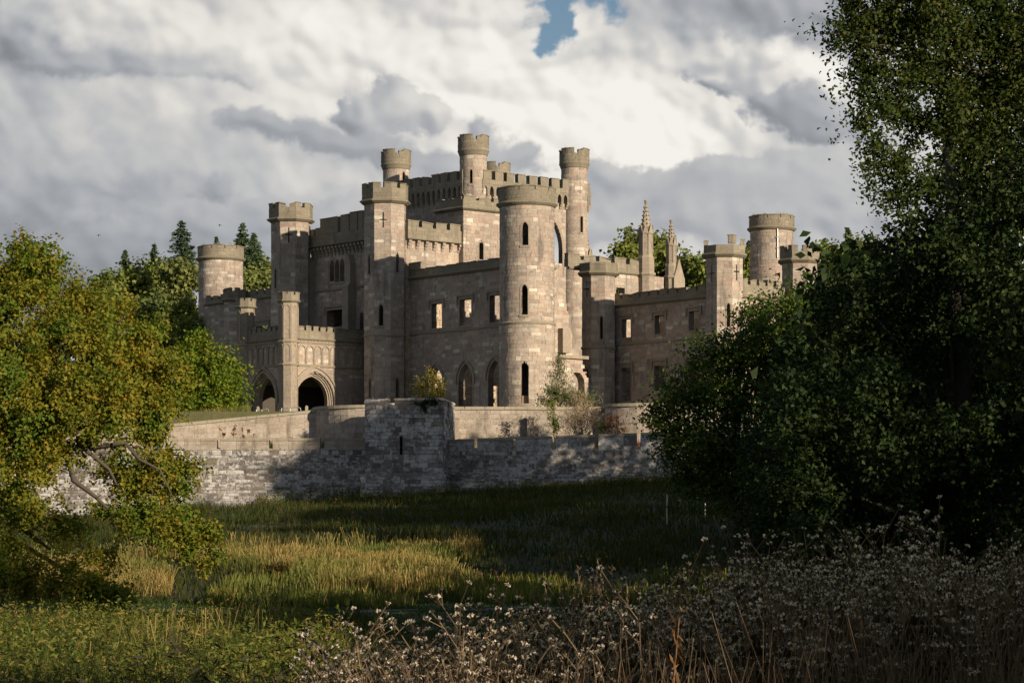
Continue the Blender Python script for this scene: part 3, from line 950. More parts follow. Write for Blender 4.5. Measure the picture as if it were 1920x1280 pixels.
# ------------------------------------------------------------------ entrance front between the two octagonal towers
EQ = 2.0
ef = AWall(EQ, 36.4, 22.2)
zc_e = ef.z(618, 463)          # underside of the parapet
z_s = ef.z(618, 544)
zm = ef.z(618, 440)
ops = [op_px(ef, 'arch', 619, 627, 487, 530, 0.9), op_px(ef, 'arch', 628.5, 636.5, 486, 529, 0.9), op_px(ef, 'arch', 638, 646, 485, 528, 0.9),
       op_px(ef, 'rect', 613, 645, 581, 613), op_px(ef, 'arch', 571, 577.5, 497, 545, 0.9), op_px(ef, 'arch', 675, 682, 585, 640, 0.7)]
front = masonry('entrance_front', castle, ef, GROUND, zc_e, ops, 0.9, seed=2)
for i, op in enumerate(ops):
    surround('window_surround', front, ef, op, 0.09 if i < 3 else 0.14, 0.9, 0.05, sill=True, hood='label' if i == 3 else None)
line_course('string_course', front, [pq(36.4, EQ), pq(22.2, EQ)], STRING(z_s - 0.12, 0.36, 0.22))
corbels(front, ef, 0.5, ef.W - 0.5, zc_e, 0.62, 0.30, 0.5, 0.95)
line_course('cornice', front, [pq(36.4, EQ), pq(22.2, EQ)], CORNICE(zc_e, 0.22, 0.62), 'parapet')
ep = parapet(front, ef, 0.2, ef.W - 0.2, zc_e + 0.2, zm, zm + 0.75, 0.95, 0.30, 0.5, 0.95, start=0.0, skip=tuple(range(4, 20)))
u_b0, u_b1 = ef.u(608), ef.u(641)
merlon_at(front, ef, u_b0, u_b1, zm, ef.z(625, 408), -0.1, 0.55, name='raised_merlon')
slabz = ef.z(660, 415)
for xl, xr, yt in ((646, 661.5, 402), (663.5, 677.5, 397), (679, 687, 395)):
    merlon_at(front, ef, ef.u(xl), ef.u(xr), zm, ef.z((xl + xr) / 2, yt), -0.1, 0.52)
# gabled buttresses
for xl, xr, yt in ((577, 597, 486), (655, 683, 480)):
    mb = MB(); u0, u1 = ef.u(xl + 2), ef.u(xl + 13)
    zt = ef.z(xl + 8, yt + 14)
    slab(mb, ef, u0, u1, GROUND, z_s, -0.05, 1.05)
    slab(mb, ef, u0 + 0.1, u1 - 0.1, z_s + 0.25, zt, -0.05, 0.7)
    # gablet and sloped set-off
    for (za, zb, d_, e_) in ((zt, zt + 0.95, 0.74, 0.0), (z_s - 0.002, z_s + 0.55, 1.1, 0.69)):
        o_ = len(mb.v); um = (u0 + u1) / 2
        if e_ == 0.0:
            pts = [(u0 + 0.06, za, d_), (u1 - 0.06, za, d_), (um, zb, d_), (u0 + 0.06, za, -0.04), (u1 - 0.06, za, -0.04), (um, zb, -0.04)]
            fs = [(0, 1, 2), (3, 5, 4), (0, 2, 5, 3), (1, 4, 5, 2), (0, 3, 4, 1)]
        else:
            pts = [(u0 - 0.03, za, d_), (u1 + 0.03, za, d_), (u1 + 0.03, zb, e_), (u0 - 0.03, zb, e_), (u0 - 0.03, za, -0.04), (u1 + 0.03, za, -0.04), (u1 + 0.03, zb, -0.04), (u0 - 0.03, zb, -0.04)]
            fs = [(0, 1, 2, 3), (4, 7, 6, 5), (0, 3, 7, 4), (1, 5, 6, 2), (3, 2, 6, 7), (0, 4, 5, 1)]
        vs = []
        for (uu, vv, dd) in pts:
            g = ef.f(uu, dd); vs.append((g[0], g[1], vv))
        mb.add(vs, fs)
    attach(mb.build('buttress', M['trim']), front)

masonry('inner_wall', front, BackWall((47.0, 9.2), (24.0, 9.2)), GROUND, zc_e - 2.5, (), 0.7, 'rubble', (0.5, 0.7), (0.9, 1.6), seed=27)
mb = MB(); vs = []
for z in (z_s + 3.2, z_s + 3.6):
    for (p_, q_) in ((46.5, EQ + 0.9), (24.5, EQ + 0.9), (24.5, 9.0), (46.5, 9.0)):
        g = pq(p_, q_); vs.append((g[0], g[1], z if p_ < 40 else z - 5))
mb.add(vs, [(3, 2, 1, 0), (4, 5, 6, 7), (0, 1, 5, 4), (1, 2, 6, 5), (2, 3, 7, 6), (3, 0, 4, 7)])
attach(mb.build('unseen_roof_slab', M['trim']), front)  # unseen roof slab, added to keep sun out behind the windows
# ------------------------------------------------------------------ porch in front of it
QP = -8.5
p1, p2 = p_at(540, QP) - 0.1, p_at(461, QP)
YP = pq(p1, QP)[1]
def zp(py): return zY(py, YP)
pb = BWall(p1 - 0.35, QP + 0.6, EQ - 0.05)
pa = AWall(QP - 0.25, p2 - 0.6, p1 + 0.4)
Zpar0, Zpar1, Zbt, Zb0, Zap = zp(634), zp(618), zp(641), zp(684), zp(698)
opb = op_px(pb, 'arch', 553, 626, 696, 772, 0.60)
opb = (*opb[:2], GROUND, opb[3], opb[2] + opb[4] - GROUND, opb[5])
opa = op_px(pa, 'arch', 472, 517, 699, 775, 0.66)
opa = (*opa[:2], GROUND, opa[3], opa[2] + opa[4] - GROUND, opa[5])
porch = masonry('porch', castle, pb, GROUND, Zpar0, [opb], 0.9, seed=3)
surround('arch_moulding', porch, pb, opb, 0.22, 0.9, 0.08, sill=False, hood='arch', orders=3, deep=1.0)
masonry('porch_front', porch, pa, GROUND, Zpar0, [opa], 0.9, seed=4)
surround('arch_moulding', porch, pa, opa, 0.22, 0.9, 0.08, sill=False, hood='arch', orders=3, deep=1.0)
pl = BackWall((p2 + 0.35, EQ - 0.05), (p2 + 0.35, QP + 0.6))
masonry('porch_side', porch, pl, GROUND, Zpar0, (), 0.9, seed=5)
mb = MB(); slab(mb, pl, 1.0, pl.W - 0.6, GROUND, GROUND + 4.4, -1.02, -0.91)
attach(mb.build('porch_dark_panel', M['dark']), porch)  # dark sheet added over the inner wall to swallow the sun patch
mb = MB()   # vault and roof slab
vs = []
for z in (Zb0 + 0.2, Zpar0 - 0.2):
    for (p_, q_) in ((p2 - 0.4, QP + 0.6), (p1 + 0.4, QP + 0.6), (p1 + 0.4, EQ - 0.1), (p2 - 0.4, EQ - 0.1)):
        g = pq(p_, q_); vs.append((g[0], g[1], z))
mb.add(vs, [(3, 2, 1, 0), (4, 5, 6, 7), (0, 1, 5, 4), (1, 2, 6, 5), (2, 3, 7, 6), (3, 0, 4, 7)])
attach(mb.build('roof_slab', M['trim']), porch)
pathp = [pq(p2 - 0.6, QP - 0.25), pq(p1 + 0.4, QP - 0.25)]
for w_, uL, uR in ((pb, 0.25, pb.W), (pa, 0.0, pa.W)):
    P0, P1 = w_.f(uL, 0), w_.f(uR, 0)
    line_course('string_course', porch, [P0, P1], STRING(Zb0 - 0.12, 0.3, 0.2), 'trim')
    line_course('string_course', porch, [P0, P1], STRING(Zbt - 0.1, 0.26, 0.17), 'trim')
    line_course('cornice', porch, [P0, P1], CORNICE(Zpar0 - 0.14, 0.24, 0.24), 'parapet')
    parapet(porch, w_, uL + 0.1, uR - 0.05, Zpar0 + 0.08, zp(618), zp(609), 0.62, 0.24, 0.06, 0.5)
    # blind tracery: mullions with little pointed heads between the two string courses
    k = max(3, round((uR - uL) / 0.95)); step = (uR - uL) / k
    for i in range(k):
        o = ('arch', uL + (i + 0.5) * step, Zb0 + 0.2, step - 0.26, Zbt - Zb0 - 0.5, 0.42)
        surround('tracery_panel', porch, w_, o, 0.115, 0.0, 0.13, sill=False)
    for i in range(int((uR - uL) / 0.42)):       # small bosses of the frieze
        mb = MB(); u_ = uL + 0.3 + i * 0.42
        slab(mb, w_, u_, u_ + 0.2, Zbt + 0.26, Zpar0 - 0.24, -0.02, 0.07)
        attach(mb.build('frieze_boss', M['trim']), porch)
def porch_turret(p, q, ap, zt, zcap, strings, zpan):
    c = pq(p, q); mp = PolyMap(c, ap, 8, oct_rot)
    t = masonry('porch_turret', castle, mp, GROUND, zcap, (), ap * 0.7, 'trim', (0.3, 0.45), (0.4, 0.75), seed=int(p))
    for z in strings: ring_course('string_course', t, mp, STRING(z - 0.1, 0.28, 0.18))
    for (za, zb) in zpan:
        for k in range(8):
            o = ('arch', (k + 0.5) * mp.side, za, mp.side - 0.24, zb - za, 0.35)
            surround('tracery_panel', t, mp, o, 0.085, 0.0, 0.075, sill=False)
    cap = PolyMap(c, ap + 0.14, 8, oct_rot)
    ring_course('cornice', t, mp, CORNICE(zcap - 0.05, 0.26, 0.26), 'parapet')
    masonry('parapet', t, cap, zcap + 0.2, zt - 0.3, (), 0.3, 'parapet', (0.28, 0.36), (0.4, 0.8))
    for k in range(8):
        u0 = k * cap.side - cap.side / 2 + 0.1; u1 = u0 + cap.side - 0.2
        merlon_at(t, cap, max(u0, 0), u1, zt - 0.3, zt, -0.22, 0.01, cap=0.07)
    return t
porch_turret(p1, QP, 0.86, zp(548), zp(567), (Zbt, Zb0), ((Zbt + 0.35, zp(573)), (Zb0 + 0.3, Zbt - 0.25)))
YP2 = pq(p2, QP)[1]
porch_turret(p2, QP, 0.80, zY(560, YP2), zY(578, YP2), (zY(648, YP2),), ((zY(646, YP2) + 0.35, zY(585, YP2)),))
# low curtain between the porch side and the far round tower
CQ = 2.6
cw = AWall(CQ, 57.0, 38.4)
zz = cw.z(470, 562)
curtain = masonry('curtain_range', castle, cw, GROUND, zz, [op_px(cw, 'rect', 480, 502, 608, 640)], 0.8, seed=8)
surround('window_surround', curtain, cw, op_px(cw, 'rect', 480, 502, 608, 640), 0.15, 0.8, 0.05, hood='label')
line_course('cornice', curtain, [pq(57.0, CQ), pq(38.4, CQ)], CORNICE(zz - 0.1, 0.3, 0.26), 'parapet')
parapet(curtain, cw, 0.3, cw.W - 0.2, zz + 0.15, cw.z(470, 554), cw.z(470, 544), 1.0, 0.42, 0.08, 0.5)
ct = masonry('corner_turret', castle, PolyMap(pq(p_at(441, 1.6), 1.6), 1.1, 8, oct_rot), GROUND, zz - 0.2, (), 0.5, seed=21)
mpx = PolyMap(pq(p_at(441, 1.6), 1.6), 1.1, 8, oct_rot)
ring_course('cornice', ct, mpx, CORNICE(zz - 0.25, 0.35, 0.3), 'parapet')
capx = PolyMap(pq(p_at(441, 1.6), 1.6), 1.22, 8, oct_rot)
masonry('parapet', ct, capx, zz + 0.05, zz + 0.75, (), 0.3, 'parapet')
for k in range(8):
    u0 = k * capx.side - capx.side / 2 + 0.18
    merlon_at(ct, capx, max(0, u0), u0 + capx.side - 0.36, zz + 0.75, zz + 1.25, -0.3, 0.012)

# ------------------------------------------------------------------ main range with three arches
MQ = 2.1
mr = AWall(MQ, 20.6, 0.9)
zcr = mr.z(850, 514)
ops = [op_px(mr, 'rect', 809.5, 829, 569, 617), op_px(mr, 'rect', 862, 884, 561, 611), op_px(mr, 'rect', 918.5, 941, 553, 604)]
ar = []
for xl, xr, yt in ((806, 830, 688), (860, 886, 681.5), (916, 941.5, 675)):
    o = op_px(mr, 'arch', xl, xr, yt, 765, 0.78)
    ar.append((*o[:2], GROUND - 0.05, o[3], o[2] + o[4] - GROUND + 0.05, o[5]))
main = masonry('main_range', castle, mr, GROUND, zcr, ops + ar, 0.62, seed=11)
for o in ops: surround('window_surround', main, mr, o, 0.15, 0.62, 0.04, hood='label')
for o in ar: surround('arch_moulding', main, mr, o, 0.14, 0.62, 0.05, sill=False, hood='arch')
ends = [pq(20.6, MQ), pq(0.9, MQ)]
line_course('string_course', main, ends, STRING(mr.z(850, 622), 0.32, 0.17))
line_course('cornice', main, ends, CORNICE(zcr - 0.1, 0.36, 0.34), 'parapet')
zpc = mr.z(850, 498.5)
parapet(main, mr, 0.1, mr.W - 0.1, zcr + 0.22, zpc, zpc + 0.22, 1.25, 0.32, 0.12, 0.6)
merlon_at(main, mr, mr.u(763), mr.u(790), zpc, mr.z(776, 492), -0.45, 0.16, name='raised_merlon')

jag0 = [0.5, -0.4, 0.2, -0.7, 0.6, 0.0, -0.3]
# cross wing seen over the range: rubble inside below, ashlar and machicolation above
xw = BWall(20.0, MQ - 0.6, 8.3)
z_roof = zpc - 1.0
zmc = xw.z(815, 455)
cross = masonry('cross_wing', castle, xw, z_roof, zmc, (), 0.8, seed=13)
masonry('rubble_wall', cross, xw, GROUND - 0.2, z_roof, [('rect', 3.0, 13.5, 1.2, 2.6), ('rect', 6.0, 18.5, 1.1, 2.3)], 0.8, 'rubble', (0.16, 0.3), (0.2, 0.55), proud=0.07, gap=0.03, seed=14)
corbels(cross, xw, 0.35, xw.W - 0.05, zmc, 1.0, 0.36, 0.42, 0.8)
line_course('cornice', cross, [pq(20.0, MQ - 0.6), pq(20.0, 8.35)], CORNICE(zmc, 0.2, 0.5), 'parapet')
parapet(cross, xw, 0.0, xw.W, zmc + 0.18, xw.z(815, 430), xw.z(815, 417), 1.35, 0.42, 0.42, 0.9)

for pm_, tm_, sd_ in ((13.2, 14.4, 15), (18.0, 16.6, 16)):
    mid = BWall(pm_, 6.9, 8.8)
    masonry('rubble_wall', cross, mid, GROUND - 0.2, tm_, (), 0.6, 'rubble', (0.16, 0.3), (0.2, 0.55), proud=0.09, gap=0.03, seed=sd_)
# ------------------------------------------------------------------ block under the keep's front turret
fa = AWall(8.3, 23.6, 19.3); fb = BWall(19.3, 8.3, 18.0)
zf = fb.z(868, 391)
opf = op_px(fb, 'arch', 898, 906, 451, 487, 0.8)
fblk = masonry('keep_forebuilding', castle, fb, GROUND + 8, zf, [opf], 0.9, seed=17)
surround('window_surround', fblk, fb, opf, 0.12, 0.9, 0.05)
masonry('forebuilding_side', fblk, fa, GROUND, zf, (), 0.9, seed=18)
masonry('rubble_wall', fblk, fb, GROUND - 0.2, GROUND + 8, [('rect', 4.6, 11.6, 1.5, 3.0)], 0.9, 'rubble', (0.16, 0.3), (0.2, 0.55), proud=0.07, gap=0.03, seed=19)
masonry('forebuilding_side', fblk, BackWall((19.3, 18.0), (23.6, 18.0)), GROUND, zf, (), 0.9, seed=20)
pth = [pq(23.6, 8.3), pq(19.3, 8.3), pq(19.3, 18.0)]
line_course('cornice', fblk, pth, CORNICE(zf - 0.12, 0.34, 0.4), 'parapet')
parapet(fblk, fa, 0.0, fa.W + 0.1, zf + 0.18, fb.z(868, 373), fb.z(868, 367), 1.1, 0.4, 0.1, 0.5)
parapet(fblk, fb, 0.0, fb.W, zf + 0.18, fb.z(868, 373), fb.z(868, 365.5), 1.55, 0.4, 0.1, 0.5)

# ------------------------------------------------------------------ keep with four turrets
KP0, KP1, KQ0, KQ1 = 21.0, 33.7, 11.0, 24.7
ka = AWall(KQ0 - 1.0, KP1, KP0); kb = BWall(KP0 - 1.0, KQ0, q_at(1061, KP0 - 1.0))
zk_top = 36.6; zk_cr = 35.65; zk_arc = 34.75
def zkb(py): return kb.z(1000, py)
okb = [op_px(kb, 'arch', 1000, 1054, 400, 492, 0.9)]
kback = BackWall((KP0 - 1, KQ1 + 1), (KP1 + 1, KQ1 + 1))
# pointed windows in every side of the hollow keep
oka = [('arch', 3.4, 25.0, 2.6, 6.6, 2.2), ('arch', 8.4, 25.0, 2.6, 6.6, 2.2)]
okbk = [('arch', 5.6, 23.0, 9.2, 10.2, 5.4)]
keep = masonry('keep', castle, kb, GROUND, zk_arc - 0.6, okb, 0.55, seed=23)
surround('arch_moulding', keep, kb, okb[0], 0.3, 0.55, 0.06, sill=False)
masonry('keep_front', keep, ka, GROUND, zk_arc - 0.6, oka, 1.0, seed=24)
for o in oka: surround('arch_moulding', keep, ka, o, 0.2, 1.0, 0.05, sill=False, hood='arch')
masonry('keep_back', keep, kback, GROUND, zk_arc - 0.6, okbk, 1.0, course=(.5, .7), blen=(1, 2), seed=25)
masonry('keep_back', keep, BackWall((KP1 + 1, KQ1), (KP1 + 1, KQ0)), GROUND, zk_arc - 0.6, [('arch', 4, 25, 2.4, 6, 2), ('arch', 9, 25, 2.4, 6, 2)], 1.0, course=(.5, .7), blen=(1, 2), seed=26)
for w_ in (ka, kb, kback):
    # arcaded corbel table: a projecting strip with little pointed arches, carried on brackets
    off = PlaneMap(w_.f(0, 0.42), w_.dv, w_.W)
    nn = round(w_.W / 0.86); st = w_.W / nn
    arcs = [('arch', (i + 0.5) * st, zk_arc - 0.75, 0.5, 1.0, 0.42) for i in range(nn)]
    masonry('corbel_arcade', keep, off, zk_arc - 0.55, zk_arc + 0.45, arcs, 0.42, 'parapet', (0.2, 0.3), (0.3, 0.5))
    corbels(keep, w_, 0.02, w_.W - 0.02, zk_arc - 0.53, st, 0.3, 0.42, 0.65)
    parapet(keep, off, 0.0, off.W, zk_arc + 0.45, zk_cr, zk_top, 1.02, 0.5, 0.03, 0.9, start=0.15)
def turret(p, q, px, R=1.36, top=40.15, zring=None, slit=None, base=30.0):
    c = pq(p, q); mp = CylMap(c, R); Y = c[1]
    ops = []
    if slit:
        ops = drum_openings(mp, Y, [('arch', slit[0], 0.32, slit[1], slit[2], 0.25)], px)
    zc = top - 2.05
    t = masonry('turret', castle, mp, base, zc + 0.4, ops, 0.55, seed=px)
    for o in ops: surround('window_surround', t, mp, o, 0.1, 0.55, 0.03)
    cap = CylMap(c, R + 0.2)
    ring_course('cornice', t, mp, [(-0.05, zc - 0.1), (0.08, zc), (0.20, zc + 0.32), (0.26, zc + 0.42), (0.18, zc + 0.52), (-0.05, zc + 0.5)], 'parapet')
    masonry('parapet', t, cap, zc + 0.42, top - 0.62, (), 0.42, 'parapet', (0.3, 0.4), (0.5, 0.9), seed=px)
    nm = 5; w = cap.W / nm
    # one embrasure a little right of the middle, as seen on every turret
    off = cap.u_of(math.asin(min(0.9, 3 / 29))) % w
    for k in range(nm):
        u0 = off + k * w + 0.22; u1 = off + (k + 1) * w - 0.22
        if u1 > cap.W:
            merlon_at(t, cap, u0, cap.W, top - 0.62, top, -0.38, 0.012, cap=0.12)
            merlon_at(t, cap, 0.0, u1 - cap.W, top - 0.62, top, -0.38, 0.012, cap=0.12)
        else:
            merlon_at(t, cap, u0, u1, top - 0.62, top, -0.38, 0.012, cap=0.12)
    if zring:
        ring_course('string_course', t, mp, STRING(zring, 0.36, 0.2))
        masonry('lower_drum', t, CylMap(c, R + 0.12), GROUND, zring, (), 0.5, seed=px + 1)
    return t
turret(KP0, KQ0, 885, slit=(881, 317, 345))
turret(KP1, KQ0, 742, slit=(757, 322, 340))
turret(KP0, KQ1, 1076, zring=zat(497, KP0, KQ1), slit=(1089, 404, 436), base=zat(497, KP0, KQ1) - 1)
turret(KP1, KQ1, 930)

# ------------------------------------------------------------------ broken flank right of the great round tower
rw = BWall(0.3, 1.6, 9.2)
r_ = random.Random(4)
jag = [r_.uniform(-0.8, 0.8) for _ in range(60)]
zr_top = rw.z(1046, 506)
def ragged(u):
    j = jag[int(u * 2.2) % 60]
    if u < 2.1: return zr_top
    if u < 4.6: return zr_top - 1.2 - (u - 2.1) * 2.1 + j * 1.6
    return rw.z(1075, 664) + j * 0.4 - max(0.0, u - 5.2) * 2.0
flank = masonry('broken_flank_wall', castle, rw, GROUND, zr_top, [('arch', rw.u(1082), GROUND, 1.9, rw.z(1082, 696) - GROUND, 1.2), ('rect', rw.u(1081), rw.z(1082, 655), 1.1, 1.7)], 0.9, top=ragged, seed=31)
line_course('cornice', flank, [pq(0.3, 1.8), pq(0.3, 3.6)], CORNICE(zr_top - 0.1, 0.36, 0.34), 'parapet')
parapet(flank, rw, 0.3, 2.0, zr_top + 0.22, rw.z(1046, 491), rw.z(1046, 485), 1.2, 0.3, 0.12, 0.6)
# jagged rubble heart behind it
rr = BWall(1.6, 2.5, 6.7)
def ragged2(u): return rr.z(1075, 546) + jag[(int(u * 3.1) + 9) % 60] * 2.0 - max(0, u - 1.2) * 1.25
masonry('rubble_wall', flank, rr, GROUND, rr.z(1075, 545) + 1, [('rect', rr.u(1074), rr.z(1074, 618), 0.8, 1.6), ('rect', rr.u(1066), rr.z(1066, 585), 0.8, 1.3)], 1.0, 'rubble', (0.18, 0.32), (0.22, 0.6), top=ragged2, proud=0.16, gap=0.05, seed=33)
mb = MB(); slab(mb, rw, rw.u(1046), rw.u(1061), rw.z(1053, 662), rw.z(1053, 616), -0.3, 0.7)
slab(mb, rw, rw.u(1045), rw.u(1100), rw.z(1053, 671), rw.z(1053, 665), -0.3, 0.3)
attach(mb.build('pilaster', M['trim']), flank)

# ------------------------------------------------------------------ right-hand wing
WQ = 10.0
wp0, wp1 = 1.2, -15.5
oct_tower(wp0, WQ, 1.52, zY(488, 235.6), zY(514, 235.6), [
    ('arch', 0, 0.35, 0.28, zY(636, 235.6), zY(592, 235.6) - zY(636, 235.6), 0.25), ('arch', -1, 0.1, 0.3, zY(722, 235.6), zY(688, 235.6) - zY(722, 235.6), 0.25)],
    (zY(653, 235.6),), mh=0.16, cap_d=0.24, ring=0.42, slits=((-1, 0.0, zY(541, 235.6)),))
t2 = oct_tower(wp1, WQ, 1.62, zY(455, 223), zY(480, 223), [
    ('arch', 0, 0.35, 0.3, zY(614, 223), zY(568, 223) - zY(614, 223), 0.25)], (zY(628, 223),), mh=0.16, cap_d=0.2, ring=0.40, slits=((-1, 0.0, zY(512, 223)), (1, -0.1, zY(509, 223))))
cap = PolyMap(pq(wp1, WQ), 1.82, 8, oct_rot)
for face, t_, w_, h_ in ((0, 0.75, 0.8, 0.75), (-2, 0.0, 0.62, 0.4), (3, 0.0, 0.6, 0.7)):
    u_ = cap.u_face(oct_rot + (face + 1) * math.pi / 4, t_)
    merlon_at(t2, cap, u_ - w_ / 2, u_ + w_ / 2, zY(455, 223) - 0.05, zY(455, 223) + h_, -0.36, 0.012)
AQ = WQ + 1.5
wa = AWall(AQ, wp0 - 0.5, wp1 + 0.6)
zwc = wa.z(1230, 567); zws = wa.z(1210, 641.5)
ops = [op_px(wa, 'rect', 1166, 1183, 598, 634), op_px(wa, 'rect', 1228, 1246, 591, 626), op_px(wa, 'rect', 1292, 1311, 583, 619),
       op_px(wa, 'rect', 1164.5, 1183, 688, 752), op_px(wa, 'rect', 1227, 1246, 682, 735), op_px(wa, 'rect', 1291, 1311, 676, 735)]
wing = masonry('side_wing', castle, wa, GROUND - 2.0, zwc, ops, 0.62, seed=41)
for o in ops: surround('window_surround', wing, wa, o, 0.13, 0.62, 0.04, hood='label')
ends = [pq(wp0 - 0.5, AQ), pq(wp1 + 0.6, AQ)]
line_course('string_course', wing, ends, STRING(zws - 0.15, 0.3, 0.15))
line_course('cornice', wing, ends, CORNICE(zwc - 0.12, 0.34, 0.3), 'parapet')
zwp = wa.z(1230, 553)
parapet(wing, wa, 0.0, wa.W, zwc + 0.2, zwp, zwp + 0.5, 0.95, 0.32, 0.08, 0.5)
wb = BWall(wp1 - 0.9, WQ + 1.2, q_at(1470, wp1 - 0.9))
zwb = wb.z(1430, 560)
ow = op_px(wb, 'rect', 1418, 1437, 577, 620)
wingb = masonry('wing_flank', castle, wb, GROUND - 2.0, zwb, [ow], 0.85, seed=43)
surround('window_surround', wingb, wb, ow, 0.14, 0.85, 0.04, hood='label')
line_course('cornice', wingb, [wb.f(0, 0), wb.f(wb.W, 0)], CORNICE(zwb - 0.12, 0.34, 0.3), 'parapet')
line_course('string_course', wingb, [wb.f(0, 0), wb.f(wb.W, 0)], STRING(wb.z(1430, 633), 0.3, 0.15))
parapet(wingb, wb, 0.0, wb.W, zwb + 0.2, wb.z(1430, 536), wb.z(1430, 524), 0.78, 0.34, 0.08, 0.5)
q3 = q_at(1499, -16.2)
Y3 = pq(-16.2, q3)[1] - 1.5
oct_tower(-16.2, q3, 1.56, zY(459, Y3), zY(491, Y3), [], (), mh=0.6, mgap=0.5, cap_d=0.2, ring=0.4)
# inner walls of the roofless wing
masonry('wing_back', wingb, BackWall((wp1, q3), (2.6, q3)), GROUND - 1, zwb, [('rect', 4, 12, 1.4, 2.4), ('rect', 9, 12, 1.4, 2.4)], 0.8, 'rubble', (0.18, 0.32), (0.25, 0.6), seed=44)
ib = BWall(2.9, WQ + 0.4, 20.2)
z_ib = ib.z(1160, 512)
inner = masonry('inner_wall', castle, ib, GROUND + 8.0, z_ib, [op_px(ib, 'rect', 1154.5, 1171, 537, 566)], 0.8, seed=45)
surround('window_surround', inner, ib, op_px(ib, 'rect', 1154.5, 1171, 537, 566), 0.13, 0.8, 0.04)
masonry('rubble_wall', inner, ib, GROUND - 1, GROUND + 8.0, [('rect', 4.2, 13, 1.0, 2.0)], 0.8, 'rubble', (0.18, 0.32), (0.25, 0.6), proud=0.09, gap=0.03, seed=46)
line_course('cornice', inner, [pq(2.9, WQ - 2.4), pq(2.9, 17.4)], CORNICE(z_ib - 0.1, 0.3, 0.26), 'parapet')
parapet(inner, BWall(2.9, WQ - 2.4, 17.4), 0, 9.8, z_ib + 0.2, ib.z(1160, 494), ib.z(1160, 482), 1.5, 0.5, 0.06, 0.5)

# ------------------------------------------------------------------ pinnacles
def pinnacle(px, py_tip, py_spire, py_shaft, py_base, Y, w, name='pinnacle', gable=False):
    c = ((px - CX) / F * Y, Y); mp = PolyMap(c, w / 2, 8, oct_rot)
    zt, zs, zh, zb = zY(py_tip, Y), zY(py_spire, Y), zY(py_shaft, Y), zY(py_base, Y)
    base = PolyMap(c, w * 0.62, 8, oct_rot)
    t = masonry(name, castle, base, GROUND, zh, (), w * 0.4, 'trim', (0.3, 0.45), (0.4, 0.8), seed=int(px))
    ring_course('string_course', t, base, CORNICE(zb - 0.15, 0.3, 0.16))
    ring_course('string_course', t, base, [(-0.1, zh - 0.03), (0.02, zh), (-w * 0.12, zh + 0.35), (-0.2, zh + 0.35)])
    masonry('shaft', t, mp, zh, zs, (), w * 0.3, 'trim', (0.4, 0.6), (0.3, 0.7))
    for k in range(8):
        o = ('arch', (k + 0.5) * mp.side, zh + 0.4, mp.side - 0.13, zs - zh - 0.5, 0.25)
        surround('shaft_panel', t, mp, o, 0.055, 0.0, 0.06, sill=False)
    mb = MB()
    for k in range(8):      # gablets round the foot of the spire
        u0, u1 = k * mp.side, (k + 1) * mp.side - 1e-4; um = (u0 + u1) / 2
        vs = []
        for (u_, z_, d_) in ((u0 + 1e-4, zs - 0.15, 0.1), (u1, zs - 0.15, 0.1), (um, zs + 0.75, 0.06), (u0 + 1e-4, zs - 0.15, -0.1), (u1, zs - 0.15, -0.1), (um, zs + 0.6, -0.16)):
            g = mp.f(u_, d_); vs.append((g[0], g[1], z_))
        mb.add(vs, [(0, 1, 2), (3, 5, 4), (0, 2, 5, 3), (1, 4, 5, 2), (0, 3, 4, 1)])
    attach(mb.build('gablets', M['trim'], kind='stuff'), t)
    mb = MB()
    rt_, rb_ = 0.09, w * 0.44
    ring0 = []; ring1 = []
    for k in range(8):
        a = oct_rot + (k + 0.5) * math.pi / 4
        ring0.append((c[0] + rb_ * math.sin(a), c[1] - rb_ * math.cos(a), zs)); ring1.append((c[0] + rt_ * math.sin(a), c[1] - rt_ * math.cos(a), zt - 0.35))
    mb.add(ring0 + ring1, [(k, (k + 1) % 8, 8 + (k + 1) % 8, 8 + k) for k in range(8)] + [tuple(range(8, 16))])
    sp = attach(mb.build('spire', M['trim']), t)
    nz_ = max(5, int((zt - zs) / 0.42))
    mb = MB()
    for i in range(1, nz_):      # crockets up the arrises
        f_ = i / nz_
        r0 = rb_ + (rt_ - rb_) * f_; z = zs + (zt - 0.35 - zs) * f_
        for k in range(8):
            a = oct_rot + (k + 0.5) * math.pi / 4
            x, y = c[0] + (r0 + 0.05) * math.sin(a), c[1] - (r0 + 0.05) * math.cos(a)
            mb.box(x - 0.065, x + 0.065, y - 0.065, y + 0.065, z - 0.02, z + 0.15, 0.5)
    attach(mb.build('crockets', M['trim'], kind='stuff'), t)
    mb = MB()
    mb.tube([(c[0], c[1], zt - 0.4), (c[0], c[1], zt - 0.3), (c[0], c[1], zt - 0.22), (c[0], c[1], zt - 0.1), (c[0], c[1], zt)], [0.08, 0.19, 0.1, 0.2, 0.12], 8)
    attach(mb.build('finial', M['trim']), t)
    if gable:
        mb = MB(); gx = PlaneMap((c[0] + 0.25, Y - 0.9), (bx[0], bx[1]), 1.6)
        vs = []
        for dd in (0.0, -0.5):
            for (u_, z_) in ((0, GROUND), (1.55, GROUND), (1.55, zb - 0.2), (0.75, zb + 1.9), (0, zb - 0.2)):
                g = gx.f(u_, dd); vs.append((g[0], g[1], z_))
        mb.add(vs, [(0, 1, 2, 3, 4), (9, 8, 7, 6, 5)] + [(i, 5 + i, 5 + (i + 1) % 5, (i + 1) % 5) for i in range(5)])
        attach(mb.build('gable', M['trim']), t)
    return t
pinnacle(1211, 375, 436, 485, 515, 243.5, 1.28)
pinnacle(1258.5, 412, 458, 500, 520, 262, 1.0, gable=True)
pinnacle(1099, 432, 480, 515, 540, 268, 1.15)

